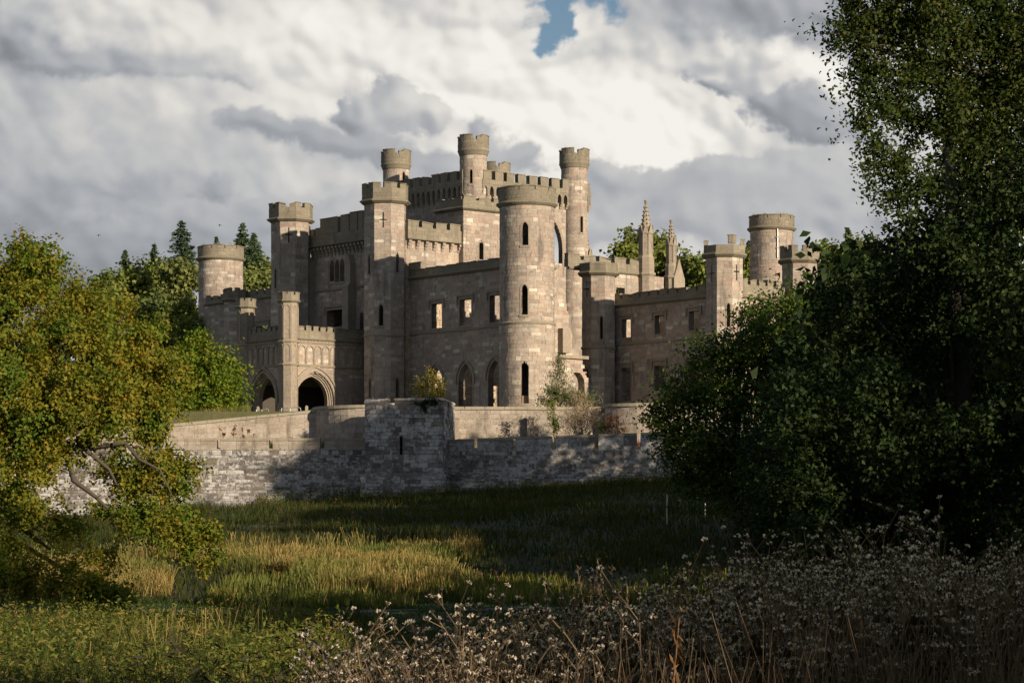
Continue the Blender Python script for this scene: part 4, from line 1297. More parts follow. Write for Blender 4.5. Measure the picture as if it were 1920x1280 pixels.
# ================================================================== ground
def smooth01(t):
    t = np.clip(t, 0, 1); return t * t * (3 - 2 * t)
_ky = np.array([-400, -60, 0, 16, 24, 34, 48, 60, 78, 96, 107, 110, 118, 128, 138, 150, 168, 186, 197, 206, 400], float)
_kz = np.array([-3.0, -2.2, -1.8, -1.95, -2.3, -2.9, -3.3, -3.5, -3.6, -3.5, -3.32, -3.28, -3.05, -2.2, -1.2, 0.0, 1.25, 2.3, 2.85, 3.0, 3.0])
def gz(x, y):
    x = np.asarray(x, float); y = np.asarray(y, float)
    z = np.interp(y, _ky, _kz)
    t = smooth01((y - 112) / 75)
    z = z + t * 0.062 * np.clip(x + 6, -45, 45)
    near = 1 - smooth01((y - 16) / 34)
    z = z + near * np.where(x > 0, np.clip(0.21 * x, 0, 1.7), np.clip(0.13 * x, -0.8, 0))
    z = z + 0.10 * np.sin(x * 0.31 + 1.3) * np.cos(y * 0.23) + 0.05 * np.sin(x * 0.9 + y * 0.7)
    far = smooth01((np.abs(x) - 60) / 200)
    return z + far * 4
def ground_material(name, stops, scale=0.8):
    m, k, b, o = material(name)
    geo = k.node('ShaderNodeNewGeometry'); pos = geo.outputs['Position']
    a = k.noise(pos, scale, 6, 0.7); c = k.noise(pos, scale * 9, 4, 0.7)
    k.put(b.inputs['Base Color'], k.ramp(k.m('ADD', k.m('MULTIPLY', a, 0.6), k.m('MULTIPLY', c, 0.4)), stops))
    b.inputs['Roughness'].default_value = 0.95
    bp = k.node('ShaderNodeBump'); bp.inputs['Strength'].default_value = 0.6; bp.inputs['Distance'].default_value = 0.15
    k.put(bp.inputs['Height'], c); k.put(b.inputs['Normal'], bp.outputs[0])
    return m
M['soil'] = ground_material('meadow_soil', [(0.3, (0.018, 0.024, 0.008)), (0.5, (0.027, 0.036, 0.010)), (0.7, (0.042, 0.042, 0.016))])
M['turf'] = ground_material('terrace_turf', [(0.3, (0.05, 0.065, 0.02)), (0.5, (0.085, 0.085, 0.03)), (0.7, (0.13, 0.11, 0.05))])
M['gravel'] = ground_material('path_gravel', [(0.3, (0.055, 0.05, 0.05)), (0.6, (0.085, 0.08, 0.08))], 3.0)
def grid(name, xs, ys, fz, mat):
    X, Y = np.meshgrid(xs, ys)
    Z = fz(X, Y)
    nx, ny = len(xs), len(ys)
    v = np.stack([X, Y, Z], -1).reshape(-1, 3)
    i = np.arange(ny - 1)[:, None] * nx + np.arange(nx - 1)[None, :]
    f = np.stack([i, i + 1, i + nx + 1, i + nx], -1).reshape(-1)
    me = np_mesh(name, v, f, 4, mat)
    me.polygons.foreach_set('use_smooth', [True] * len(me.polygons))
    return link(name, me, kind='structure')
xs = np.concatenate([[-3000, -1500, -700, -350, -200, -130], np.arange(-90, 91, 1.5), [130, 200, 350, 700, 1500, 3000]])
grid('ground', xs, np.concatenate([[-2500, -900, -300, -120, -50, -20], np.arange(-6, 207, 1.5)]), gz, M['soil'])
def tz(x, y):
    h = np.interp(y, [204.5, 213, 213.3, 262, 300, 340, 420, 900, 4000], [7.0, 7.1, 10.4, 10.4, 11.5, 15, 22, 26, 26])
    return h
grid('terrace_ground', np.concatenate([[-3000, -1200, -400, -150], np.arange(-80, 81, 8.0), [150, 400, 1200, 3000]]),
     np.array([204.5, 207, 210, 212.9, 213.35, 218, 225, 235, 245, 255, 262, 280, 300, 320, 340, 380, 420, 600, 900, 2000, 4000.]), tz, M['turf'])
# path crossing the lawn
px_ = np.arange(-30, 31, 1.5)
def pathz(x, y): return gz(x, y) + 0.03
me_x, me_y = np.meshgrid(px_, np.array([106.6, 107.2, 107.9, 108.5]))
grid('path', px_, np.array([106.6, 107.2, 107.9, 108.5]), pathz, M['gravel'])

# ================================================================== ramparts and terrace wall
def seg_map(A_, B_):
    A_, B_ = np.array(A_, float), np.array(B_, float)
    L = float(np.linalg.norm(B_ - A_)); return PlaneMap(A_, (B_ - A_) / L, L)
def ximg(px, Y): return (px - CX) / F * Y

def coping_run(parent, mp, u0, u1, z, d0, d1, h=0.26, length=1.5, slope=0.0, seed=0, mat='coping'):
    """coping stones laid end to end, each its own object"""
    r = random.Random(seed); t = u0
    while t < u1 - 0.05:
        e = min(u1, t + length * r.uniform(0.8, 1.2))
        if u1 - e < 0.5: e = u1
        mb = MB(); zz_ = z + slope * (t + e) / 2
        slab(mb, mp, t + 0.012, e - 0.012, zz_ + r.uniform(-0.012, 0.012), zz_ + h * 0.7, d0, d1)
        slab(mb, mp, t + 0.03, e - 0.03, zz_ + h * 0.7, zz_ + h, d0 + 0.08, d1 - 0.09)
        attach(mb.build('coping_stone', M[mat]), parent); t = e

def rampart(parent_label, pts, z_of, zt_of, gaps_px, seed):
    root = empty('rampart_wall', (*pts[0], 2.0))
    tag(root, parent_label, 'stone wall', 'rubble walls of the castle terrace')
    (x0, y0), (x1, y1) = pts
    mp = seg_map(pts[0], pts[1])
    zb = z_of; zt = zt_of
    # body with a slightly battered rubble face
    m0 = masonry('wall_face', root, mp, zb, zt - 1.05, (), 1.3, 'rampart', (0.15, 0.27), (0.22, 0.62), proud=0.05, gap=0.035, seed=seed)
    return root, mp

# lower rampart, west half (lit) -- one thing; parapet blocks between narrow embrasures
YL = 204.0
zL = zY(821, YL)
def build_rampart(xl_px, xr_px, Yl, Yr, yt_l, yt_r, zb, gaps, label, seed, w_end=None):
    A_ = (ximg(xl_px, Yl), Yl); B_ = (ximg(xr_px, Yr), Yr)
    mp = seg_map(A_, B_)
    root = empty('rampart_wall', (*A_, zb))
    tag(root, label, 'rampart', 'rampart walls below the castle terrace')
    ztl, ztr = zY(yt_l, Yl), zY(yt_r, Yr)
    def zt(u): return ztl + (ztr - ztl) * u / mp.W
    zmid = min(ztl, ztr) - 0.95
    masonry('wall_face', root, mp, zb, zmid, (), 1.3, 'rampart', (0.12, 0.31), (0.16, 0.75), proud=0.05, gap=0.035, seed=seed)
    def u_of(px):
        k = (px - CX) / F
        return (k * A_[1] - A_[0]) / (mp.dv[0] - k * mp.dv[1])
    edges = [0.0] + [x for g in gaps for x in (u_of(g) - 0.17, u_of(g) + 0.17)] + [mp.W]
    for i in range(0, len(edges), 2):
        a, b = edges[i], edges[i + 1]
        k = max(1, int((b - a) / 1.4))
        mb = MB(); r = random.Random(i + seed)
        t = a
        # dressed parapet block courses
        n_ = max(1, round((b - a) / 1.2)); st = (b - a) / n_
        for j in range(n_):
            u0, u1 = a + j * st, a + (j + 1) * st; zz_ = zt((u0 + u1) / 2)
            slab(mb, mp, u0, u1, zmid, zz_ - 0.2, -0.75, 0.02)
            slab(mb, mp, u0 + 0.01, u1 - 0.01, zmid + 0.02, zmid + 0.38, -0.02, 0.03 + r.uniform(0.0, 0.03))
            slab(mb, mp, u0 + 0.01, u1 - 0.01, zmid + 0.40, zz_ - 0.21, -0.02, 0.03 + r.uniform(0.0, 0.03))
        mer = attach(mb.build('merlon', M['terrace'] if seed == 1 else M['rampart']), root)
        for j in range(n_):
            mb = MB(); u0, u1 = a + j * st, a + (j + 1) * st; zz_ = zt((u0 + u1) / 2)
            slab(mb, mp, u0 + 0.01, u1 - 0.01, zz_ - 0.2, zz_, -0.82, 0.10)
            o = mb.build('coping_stone', M['coping']); o.parent = mer
    # solid bottom of each embrasure
    for g in gaps:
        mb = MB(); u = u_of(g); slab(mb, mp, u - 0.17, u + 0.17, zmid, zmid + 0.12, -0.74, 0.01)
        attach(mb.build('embrasure_sill', M['coping']), root)
    return root, mp
build_rampart(-260, 690, 205.5, 203.0, 822, 821, -0.2, [-160, -60, 30, 120, 215, 313, 409.5, 507.5, 604], 'long lit rampart wall of whitened rubble running behind the autumn oak', 1)
build_rampart(828, 1960, 201.5, 195.0, 824, 785, 0.6, [891, 964, 1038, 1118, 1197, 1280, 1370, 1470, 1580, 1700, 1820], 'shaded grey rampart wall between the square bastion and the dark evergreens', 2)

# square bastion
bast = empty('bastion', (ximg(757, 199), 199, 2.0))
tag(bast, 'square rubble bastion tower with a shrub growing on its top', 'tower')
Yb = 198.5
A_ = np.array((ximg(684, Yb), Yb + 0.5)); B_ = np.array((ximg(831, Yb), Yb - 0.1))
dirb = (B_ - A_) / np.linalg.norm(B_ - A_); nb = np.array((dirb[1], -dirb[0])); depth = 7.5
D_ = A_ - nb * depth; E_ = B_ - nb * depth
zb_top = zY(746, Yb); zplin = zY(893, Yb)
Lb = float(np.linalg.norm(B_ - A_))
fmap = PlaneMap(A_, dirb, Lb)
slitop = ('arch', Lb * (752 - 684) / 147, zY(855, Yb), 0.22, zY(817, Yb) - zY(855, Yb), 0.18)
masonry('wall_face', bast, fmap, zplin, zb_top - 0.55, [slitop], 0.9, 'rampart', (0.26, 0.42), (0.35, 0.95), proud=0.06, gap=0.03, seed=51)
surround('arrow_slit', bast, fmap, slitop, 0.1, 0.5, 0.03, sill=False, mat='rampart')
for a, b, sd_ in ((B_, E_, 52), (E_, D_, 53), (D_, A_, 54)):
    masonry('wall_side', bast, seg_map(a, b), zplin, zb_top - 0.55, (), 0.9, 'rampart', (0.26, 0.42), (0.35, 0.95), proud=0.06, gap=0.03, seed=sd_)
pl_ = 0.28
A2, B2 = A_ + nb * pl_ - dirb * pl_, B_ + nb * pl_ + dirb * pl_ * 0.6
D2, E2 = D_ - dirb * pl_, E_ + dirb * pl_ * 0.6
for a, b, sd_ in ((A2, B2, 55), (B2, E2, 56), (D2, A2, 57)):
    masonry('plinth', bast, seg_map(a, b), 0.2, zplin, (), 1.2, 'rampart', (0.22, 0.36), (0.3, 0.8), proud=0.08, gap=0.04, seed=sd_)
mb = MB(); mb.sweep(mitre_path([D_, A_, B_, E_]), [(-0.1, zplin - 0.03), (pl_ + 0.03, zplin - 0.02), (0.02, zplin + 0.3), (-0.1, zplin + 0.3)])
attach(mb.build('plinth_slope', M['rampart']), bast)
for mp_, spans in ((fmap, ((0.0, 1.85), (2.35, Lb))), (seg_map(B_, E_), ((0.0, 2.8), (3.3, depth))), (seg_map(E_, D_), ((0.0, Lb),)), (seg_map(D_, A_), ((0.0, 3.6), (4.1, depth)))):
    for u0, u1 in spans:
        merlon_at(bast, mp_, u0, u1, zb_top - 0.55, zb_top, -0.6, 0.03, 'rampart', 0.16)
mb = MB(); q_ = [A_, B_, E_, D_]
cen = sum(q_) / 4
vs = [tuple(cen + (w - cen) * 0.93) + (z,) for z in (zb_top - 1.6, zb_top - 0.7) for w in q_]
mb.add(vs, [(3, 2, 1, 0), (4, 5, 6, 7), (0, 1, 5, 4), (1, 2, 6, 5), (2, 3, 7, 6), (3, 0, 4, 7)])
attach(mb.build('roof_slab', M['turf']), bast)

# upper terrace wall: ramp on the west, curved bay, straight run, then a curve east
terr = empty('terrace_wall', (ximg(700, 213), 213, 7.0))
tag(terr, 'sunlit ashlar terrace wall with smooth coping under the castle', 'retaining wall')
def arc_pts(cx, cy, r, a0, a1, n):
    return [(cx + r * math.sin(a0 + (a1 - a0) * i / n), cy - r * math.cos(a0 + (a1 - a0) * i / n)) for i in range(n + 1)]
class PathMap:
    """wall map along a polyline, left to right"""
    def __init__(s, pts):
        s.p = [np.array(q, float) for q in pts]; s.l = [0.0]
        for a, b in zip(s.p[:-1], s.p[1:]): s.l.append(s.l[-1] + float(np.linalg.norm(b - a)))
        s.W = s.l[-1]; s.breaks = s.l[1:-1]; s.seg = 1e9; s.w = [np.array(w) for _, w in mitre_path(pts)]
    def f(s, u, d):
        for i in range(len(s.l) - 1):
            if u <= s.l[i + 1] or i == len(s.l) - 2:
                t = (u - s.l[i]) / (s.l[i + 1] - s.l[i]); t = min(max(t, 0), 1)
                return s.p[i] * (1 - t) + s.p[i + 1] * t + (s.w[i] * (1 - t) + s.w[i + 1] * t) * d
# west ramp: top line falls towards the oak
Yr0, Yr1 = 211.0, 212.6
rampm = seg_map((ximg(-120, Yr0), Yr0), (ximg(592, Yr1), Yr1))
zr0, zr1 = zY(838, Yr0), zY(769, Yr1)
zleft = zr0; slope_ = (zr1 - zr0) / rampm.W
mb = MB(); r = random.Random(61)
k = int(rampm.W / 1.0)
for i in range(k):
    u0, u1 = rampm.W * i / k, rampm.W * (i + 1) / k
    zt_ = zr0 + slope_ * (u0 + u1) / 2 - 0.2
    slab(mb, rampm, u0, u1, 6.0, zt_ + 0.02, -0.8, 0.0)
    v = 6.6
    while v < zt_ - 0.05:
        h = r.uniform(0.34, 0.46); v2 = min(zt_, v + h)
        slab(mb, rampm, u0 + 0.012 + r.uniform(0, 0.1), u1 - 0.012 + r.uniform(-.1, .1), v + 0.01, v2 - 0.01, -0.02, r.uniform(0.006, 0.03)); v = v2
attach(mb.build('ramp_face', M['terrace']), terr)
t = 0.0
while t < rampm.W - 0.1:      # sloping coping stones
    e = min(rampm.W, t + r.uniform(1.3, 1.8)); mb = MB()
    za, zb2 = zr0 + slope_ * t, zr0 + slope_ * e
    vs = []
    for (u_, zz_) in ((t + 0.012, za), (e - 0.012, zb2)):
        for (d_, h_) in ((0.12, -0.2), (0.12, -0.04), (0.0, 0.05), (-0.75, 0.05), (-0.85, -0.2)):
            g = rampm.f(u_, d_); vs.append((g[0], g[1], zz_ + h_))
    mb.add(vs, [(0, 1, 2, 3, 4), (9, 8, 7, 6, 5)] + [(i, 5 + i, 5 + (i + 1) % 5, (i + 1) % 5) for i in range(5)])
    attach(mb.build('coping_stone', M['coping']), terr); t = e
zt_ = zY(762.5, 211.5)
# curved bay behind the bastion
Yc = 213.5
bx0, bx1 = ximg(584, 211.0), ximg(770, 211.0)
Rb = 5.6
bay = PathMap([(bx0 - 0.4, 216.0)] + arc_pts(bx0 + Rb * 0.98, 213.6 + 0.9, Rb, math.radians(-86), math.radians(10), 14) + [(bx1 - 0.6, 209.3), (ximg(838, 211.0), 211.9)])
masonry('bay_face', terr, bay, 6.0, zt_ - 0.22, (), 0.8, 'terrace', (0.34, 0.46), (0.6, 1.2), seed=63)
coping_run(terr, bay, 0, bay.W, zt_ - 0.22, -0.7, 0.14, 0.27, 1.5, seed=64)
run = seg_map((ximg(836, 212.0), 212.0), (ximg(1150, 212.6), 212.6))
masonry('terrace_face', terr, run, 6.0, zt_ - 0.22, (), 0.8, 'terrace', (0.34, 0.46), (0.5, 1.2), seed=65)
coping_run(terr, run, 0, run.W, zt_ - 0.22, -0.7, 0.14, 0.27, 1.9, seed=66)
for pxb in (848, 988):       # two shallow piers cast a narrow shadow
    mb = MB(); u = (ximg(pxb, 212.2) - run.o[0]); slab(mb, run, u, u + 0.55, 6.0, zt_ - 1.0, -0.02, 0.7)
    slab(mb, run, u - 0.05, u + 0.6, zt_ - 1.0, zt_ - 0.85, -0.02, 0.78)
    attach(mb.build('pier', M['terrace']), terr)
zt2 = zY(757.5, 210.5)
eb = PathMap([(ximg(1148, 212.6), 212.58)] + arc_pts(ximg(1185, 212) + 1.4, 213.6, 4.2, math.radians(-62), math.radians(0), 8) + [(ximg(1400, 210), 208.4), (ximg(1900, 206), 205.8)])
masonry('bay_face', terr, eb, 6.0, zt2 - 0.22, (), 0.8, 'terrace', (0.34, 0.46), (0.5, 1.2), seed=67)
coping_run(terr, eb, 0, eb.W, zt2 - 0.22, -0.7, 0.14, 0.27, 1.7, seed=68)

# ------------------------------------------------------------------ small furniture on the terrace
def handrail(xa, xb, yt, Y, label):
    root = empty('handrail', (ximg(xa, Y), Y, GROUND))
    tag(root, label, 'handrail', 'handrails on the entrance ramp')
    x0, x1 = ximg(xa, Y), ximg(xb, Y); zt_ = zY(yt, Y); z0 = GROUND
    mb = MB()
    pts = [(x0, Y, zt_ - 0.25), (x0 + 0.5, Y, zt_ - 0.06), (x0 + 1.2, Y, zt_), (x1 - 0.25, Y, zt_ + 0.06), (x1 - 0.07, Y, zt_ - 0.02), (x1, Y, zt_ - 0.2), (x1, Y, z0)]
    mb.tube(pts, [0.035] * len(pts), 8); o = mb.build('rail', M['steel']); attach(o, root)
    for t in (0.1, 0.5):
        mb = MB(); xx = x0 + (x1 - x0) * t; mb.tube([(xx, Y, z0), (xx, Y, zt_ - 0.04)], [0.03, 0.03], 8); attach(mb.build('post', M['steel']), root)
handrail(478, 504, 767, 222.0, 'short curved steel handrail beside the smaller porch arch')
handrail(524, 564, 764, 222.0, 'longer curved steel handrail in front of the lit porch pier')
def stone_post(px, yt, Y, label):
    mb = MB(); x = ximg(px, Y); z = zY(yt, Y)
    mb.box(x - 0.12, x + 0.12, Y - 0.12, Y + 0.12, GROUND, z - 0.08); mb.box(x - 0.10, x + 0.10, Y - 0.10, Y + 0.10, z - 0.08, z, 0.35)
    tag(mb.build('marker_post', M['coping']), label, 'post', 'pale posts by the entrance ramp')
stone_post(484, 761.5, 223.5, 'stubby pale post next to the short steel handrail')
stone_post(575, 760, 222.5, 'pale post where the entrance ramp meets the curved bay')
def stake(px, yb, yt, Y, label, w=0.05):
    mb = MB(); x = ximg(px, Y); zb_, z = float(gz(x, Y)) - 0.2, zY(yt, Y)
    mb.tube([(x, Y, zb_), (x + 0.01, Y, z - 0.05), (x + 0.01, Y, z)], [w, w, w * 0.6], 6)
    tag(mb.build('stake', M['stake']), label, 'stake', 'thin stakes on the shaded bank')
stake(1250.5, 975, 926, 150, 'thin white stake standing on the dark bank')
stake(1322, 980, 943, 152, 'faint brown stake under the laurel, duller than its white neighbour', 0.035)

# cottage with chimney half hidden by the oak
Yh = 246.0
house = empty('cottage', (ximg(215, Yh), Yh, 10.4))
tag(house, 'slate roofed cottage with tall chimney mostly hidden behind the autumn oak', 'house')
hx0, hx1 = ximg(60, Yh), ximg(310, Yh); ze, zri = zY(722, Yh), zY(671, Yh)
mb = MB(); mb.box(hx0, hx1, Yh, Yh + 7, 10.2, ze); attach(mb.build('wall', M['render']), house)
mb = MB(); mb.add([(hx0 - .3, Yh - .4, ze - .1), (hx1 + .3, Yh - .4, ze - .1), (hx1 + .3, Yh + 3.5, zri), (hx0 - .3, Yh + 3.5, zri), (hx0 - .3, Yh + 7.4, ze - .1), (hx1 + .3, Yh + 7.4, ze - .1),
                     (hx0 - .3, Yh - .4, ze - .25), (hx1 + .3, Yh - .4, ze - .25), (hx0 - .3, Yh + 7.4, ze - .25), (hx1 + .3, Yh + 7.4, ze - .25)],
                    [(0, 1, 2, 3), (3, 2, 5, 4), (0, 6, 7, 1), (4, 5, 9, 8), (6, 8, 9, 7), (0, 3, 4, 8, 6), (1, 7, 9, 5, 2)])
roof = attach(mb.build('roof', M['slate']), house)
mb = MB()
for i in range(10):
    for j in range(int((hx1 - hx0) / 0.6)):
        t = i / 10; yy = Yh - .4 + 3.9 * t; zz_ = ze - .1 + (zri - ze + .1) * t; x = hx0 - .2 + j * 0.6 + (i % 2) * 0.3
        dy_, dz_ = 0.41, (zri - ze + .1) / 10 * 1.05
        mb.add([(x, yy, zz_ + .03), (x + .58, yy, zz_ + .03), (x + .58, yy + dy_, zz_ + dz_ + .015), (x, yy + dy_, zz_ + dz_ + .015), (x, yy, zz_), (x + .58, yy, zz_)], [(0, 1, 2, 3), (4, 5, 1, 0)])
o = mb.build('slates', M['slate']); o.parent = roof; o['kind'] = 'stuff'
xc = ximg(286, Yh + 3); mb = MB()
mb.box(xc - .36, xc + .36, Yh + 3.0, Yh + 3.9, zri - 1.2, zY(645, Yh + 3)); mb.box(xc - .44, xc + .44, Yh + 2.92, Yh + 3.98, zY(645, Yh + 3), zY(642, Yh + 3)); mb.tube([(xc, Yh + 3.4, zY(642, Yh + 3)), (xc, Yh + 3.4, zY(639, Yh + 3))], [.16, .14], 10)
o = mb.build('chimney', M['brick']); o.parent = roof
xc = ximg(266, Yh + 3); mb = MB(); mb.box(xc - .4, xc + .4, Yh + 3.0, Yh + 3.9, zri - 1.2, zY(650, Yh + 3)); mb.box(xc - .47, xc + .47, Yh + 2.93, Yh + 3.97, zY(650, Yh + 3), zY(647, Yh + 3))
o = mb.build('chimney', M['render']); o.parent = roof
for f_ in (0.2, 0.5, 0.8):
    mb = MB(); xw_ = hx0 + (hx1 - hx0) * f_; mb.box(xw_ - .5, xw_ + .5, Yh - .04, Yh + .1, ze - 2.2, ze - .8); attach(mb.build('window', M['dark']), house)
# two birds
for (bx_, by_, lab) in ((185, 441, 'tiny dark bird flying above the wooded hill'), (412, 422, 'tiny dark bird flying above the far round tower')):
    Yq = 200; x, y, z = P(bx_, by_, Yq); mb = MB()
    mb.add([(x - .02, y, z + .1), (x + .06, y, z), (x, y, z - .14), (x - .06, y, z), (x, y - .12, z - .01), (x, y + .10, z)], [(0, 1, 4), (1, 2, 4), (2, 3, 4), (3, 0, 4), (0, 5, 1), (1, 5, 2), (2, 5, 3), (3, 5, 0)])
    mb.add([(x + .03, y, z), (x + .20, y + .1, z + .07), (x + .05, y + .08, z - .02)], [(0, 1, 2)]); mb.add([(x - .03, y, z), (x - .20, y + .1, z + .07), (x - .05, y + .08, z - .02)], [(0, 1, 2)])
    tag(mb.build('bird', M['bird']), lab, 'bird', 'birds in the sky')

# ================================================================== plants
def unit(v): return v / np.maximum(np.linalg.norm(v, axis=-1, keepdims=True), 1e-9)
def leaf_quads(pts, size, rng, outward=None, ob=0.5, up=0.35, wid=0.6, fold=0.18, axis=None):
    """one folded leaf per point; returns verts (n*4, 3)"""
    k = len(pts)
    n = rng.normal(size=(k, 3)) * 0.75
    n[:, 2] += up
    if outward is not None: n += outward * ob
    n = unit(n)
    a = rng.normal(size=(k, 3)) if axis is None else axis + rng.normal(size=(k, 3)) * 0.35
    a = unit(a - n * (a * n).sum(1, keepdims=True)); b = np.cross(n, a)
    l = (size * rng.uniform(0.65, 1.25, k))[:, None]
    v = np.empty((k, 4, 3))
    v[:, 0] = pts - a * l * 0.5
    v[:, 1] = pts + b * l * wid * 0.5 + n * l * fold + a * l * 0.05
    v[:, 2] = pts + a * l * 0.5
    v[:, 3] = pts - b * l * wid * 0.5 + n * l * fold + a * l * 0.05
    return v.reshape(-1, 3)
def leaf_mesh(name, verts, mat):
    return np_mesh(name, verts, np.arange(len(verts)), 4, mat)

def lobe_points(lobes, count, rng, clump=0.45, per=28, inner=0.45, fringe=0.25, droop=0.0, edge=0.22):
    """leaf positions: sprays sitting on and inside the lobes of the crown"""
    L = np.array([l[:3] for l in lobes], float); R = np.array([l[3:6] for l in lobes], float)
    w = (R[:, 0] * R[:, 1] + R[:, 0] * R[:, 2] + R[:, 1] * R[:, 2]); w = w / w.sum()
    nc = max(1, count // per)
    idx = rng.choice(len(lobes), nc, p=w)
    dirs = unit(rng.normal(size=(nc, 3)))
    rad = inner + (1 - inner) * rng.uniform(0, 1, nc) ** 0.55
    rad = rad * (1 + rng.normal(size=nc) * edge * 0.5)
    cc = L[idx] + dirs * rad[:, None] * R[idx]
    outd = unit(dirs / R[idx])
    # each spray reaches outward and sags a little
    cs = clump * rng.uniform(0.6, 1.35, nc)
    m_ = rng.integers(int(per * 0.6), int(per * 1.4), nc)
    rep = np.repeat(np.arange(nc), m_)
    t = rng.uniform(-1, 1, len(rep))
    off = rng.normal(size=(len(rep), 3)) * cs[rep][:, None] * 0.55
    pts = cc[rep] + off + outd[rep] * (t * cs[rep] * (0.8 + fringe * 2))[:, None]
    pts[:, 2] -= droop * np.abs(t) * cs[rep]
    return pts, outd[rep], cc

def branch_tube(mb, a, b, r0, r1, rng, sag=0.1, n=6, k=6):
    a, b = np.array(a, float), np.array(b, float); L = np.linalg.norm(b - a)
    pts = []; side = rng.normal(size=3); side[2] *= 0.4
    for i in range(k + 1):
        t = i / k
        p = a * (1 - t) + b * t + np.array((0, 0, 1)) * sag * L * math.sin(math.pi * t) + side * 0.05 * L * math.sin(2 * math.pi * t)
        pts.append(p)
    mb.tube(pts, [r0 + (r1 - r0) * i / k for i in range(k + 1)], n)
    return pts

def tree(name, label, cat, base, lobes, trunk_r, leaves, leaf_size, leaf_mat, bark='bark', clump=0.5, per=28, inner=0.45, fork=0.35, group=None, seed=0, fringe=0.25, droop=0.0,
         twigs=0, limb_r=0.4, up=0.35, edge=0.22, trunk_top=None, zmin=None, limbs=99):
    rng = np.random.default_rng(seed)
    root = empty(name, base); tag(root, label, cat, group)
    B = np.array(base, float)
    lob = [(l[0] - B[0], l[1] - B[1], l[2] - B[2], *l[3:]) for l in lobes]
    pts, outd, cc = lobe_points(lob, leaves, rng, clump, per, inner, fringe, droop, edge)
    if zmin is not None:
        keep_ = pts[:, 2] > zmin; pts, outd = pts[keep_], outd[keep_]
    me = leaf_mesh('crown', leaf_quads(pts, np.full(len(pts), leaf_size), rng, outd, 0.55, up), M[leaf_mat])
    cr = link('crown', me, root, 'stuff')
    H = max(l[2] for l in lob)
    top = np.array(trunk_top) - B if trunk_top is not None else np.array((0.0, 0.0, H * 0.85))
    mb = MB(); k = 7; tp = []
    for i in range(k + 1):
        t = i / k
        p = top * t + np.array((math.sin(t * 5 + seed), math.cos(t * 4 + seed), 0)) * 0.25 * trunk_r * 2 * (t > 0)
        tp.append(p)
    mb.tube([(0, 0, -0.6)] + tp, [trunk_r * 1.5] + [trunk_r * (1.15 if i == 0 else 1) * (1 - 0.72 * i / k) for i in range(k + 1)], 10)
    mb.build('trunk', M[bark], root, smooth=True)
    for j, l in enumerate(lob[:limbs]):
        c = np.array(l[:3])
        t = min(0.9, max(fork, fork + (c[2] / max(H, 1e-3) - fork) * 0.6)) if H > 0 else fork
        a = top * t
        mb = MB(); q = branch_tube(mb, a, c, trunk_r * limb_r * (1 - 0.5 * t), trunk_r * 0.07, rng, 0.06)
        near = np.argsort(np.linalg.norm(cc - c, axis=1))[:twigs]
        for i in near:
            branch_tube(mb, q[rng.integers(2, len(q))], cc[i], trunk_r * 0.10, trunk_r * 0.025, rng, 0.05, 4, 4)
        mb.build('limb', M[bark], root, smooth=True)
    return root
def L_(px, py, Y, rx, rz, ry=None):
    """crown lobe seen at photo pixel (px, py), radii in metres"""
    x, y, z = P(px, py, Y); return (x, y, z, rx, rx if ry is None else ry, rz)
def gbase(px, Y, z=None):
    x = ximg(px, Y); return (x, Y, float(gz(x, Y)) if z is None else z)

def copy_tree(src, loc, rz=0.0, sc=1.0, label=None):
    c = src.copy(); C.objects.link(c); c.location = loc; c.rotation_euler = (0, 0, rz); c.scale = (sc, sc, sc)
    if label: c['label'] = label
    for ch in src.children:
        d_ = ch.copy(); C.objects.link(d_); d_.parent = c
    return c

# ------------------------------------------------------------------ autumn oak
YO = 110.0
oak_lobes = [L_(20, 520, 112, 2.2, 1.6), L_(60, 500, 110, 1.7, 1.2), L_(-60, 560, 110, 2.8, 2.0), L_(30, 600, 108, 2.6, 1.9), L_(110, 580, 112, 2.2, 1.5),
    L_(175, 600, 111, 2.0, 1.3), L_(240, 620, 110, 1.6, 1.1), L_(130, 660, 107, 2.6, 1.6), L_(220, 680, 109, 2.4, 1.5), L_(295, 700, 110, 1.5, 1.1), L_(-30, 700, 106, 3.0, 2.0),
    L_(60, 740, 105, 2.8, 1.8), L_(160, 760, 106, 2.6, 1.6), L_(255, 755, 110, 1.8, 1.3), L_(310, 760, 111, 1.0, .9), L_(20, 830, 105, 2.2, 1.4), L_(110, 835, 107, 1.8, 1.0), L_(270, 820, 110, 1.3, .9),
    L_(300, 885, 109, 1.6, 1.1), L_(335, 950, 109, 1.25, 1.0), L_(372, 1010, 109, .9, .9), L_(375, 1050, 109, .75, .7), L_(250, 900, 108, 1.1, .9), L_(240, 960, 107, 1.4, .7), L_(280, 990, 107, 1.3, .6),
    L_(25, 900, 104, 1.6, 1.2), L_(80, 960, 104, 1.6, 0.9), L_(130, 985, 104, 0.9, 0.5), L_(20, 950, 105, 1.2, .8), L_(5, 1050, 103, 1.5, 1.1), L_(50, 1075, 102, 0.9, .6), L_(40, 1110, 103, .7, .7),
    L_(160, 1050, 102, 1.2, 1.0), L_(140, 1095, 101, 1.2, .8), L_(200, 1115, 101, 1.1, .6), L_(180, 1140, 101, 1.0, .5), L_(235, 690, 112, 2, 1.5), L_(215, 860, 110, .9, .7), L_(330, 1000, 108, 0.9, 0.5)]
oak_lobes = [(*l[:3], l[3] * .97, l[4] * .97, l[5] * .92) for l in oak_lobes]
oak = tree('oak_tree', 'large autumn oak with yellowing leaves and low sweeping branches in front of the lit rampart', 'tree', gbase(-40, 108), oak_lobes, 0.85, 118000, 0.20, 'oak_leaf', 'bark', clump=0.40, per=105, inner=0.55, fork=0.22, seed=3, fringe=0.12, droop=0.15, twigs=5, limb_r=0.26, edge=0.22, up=0.5, limbs=15)

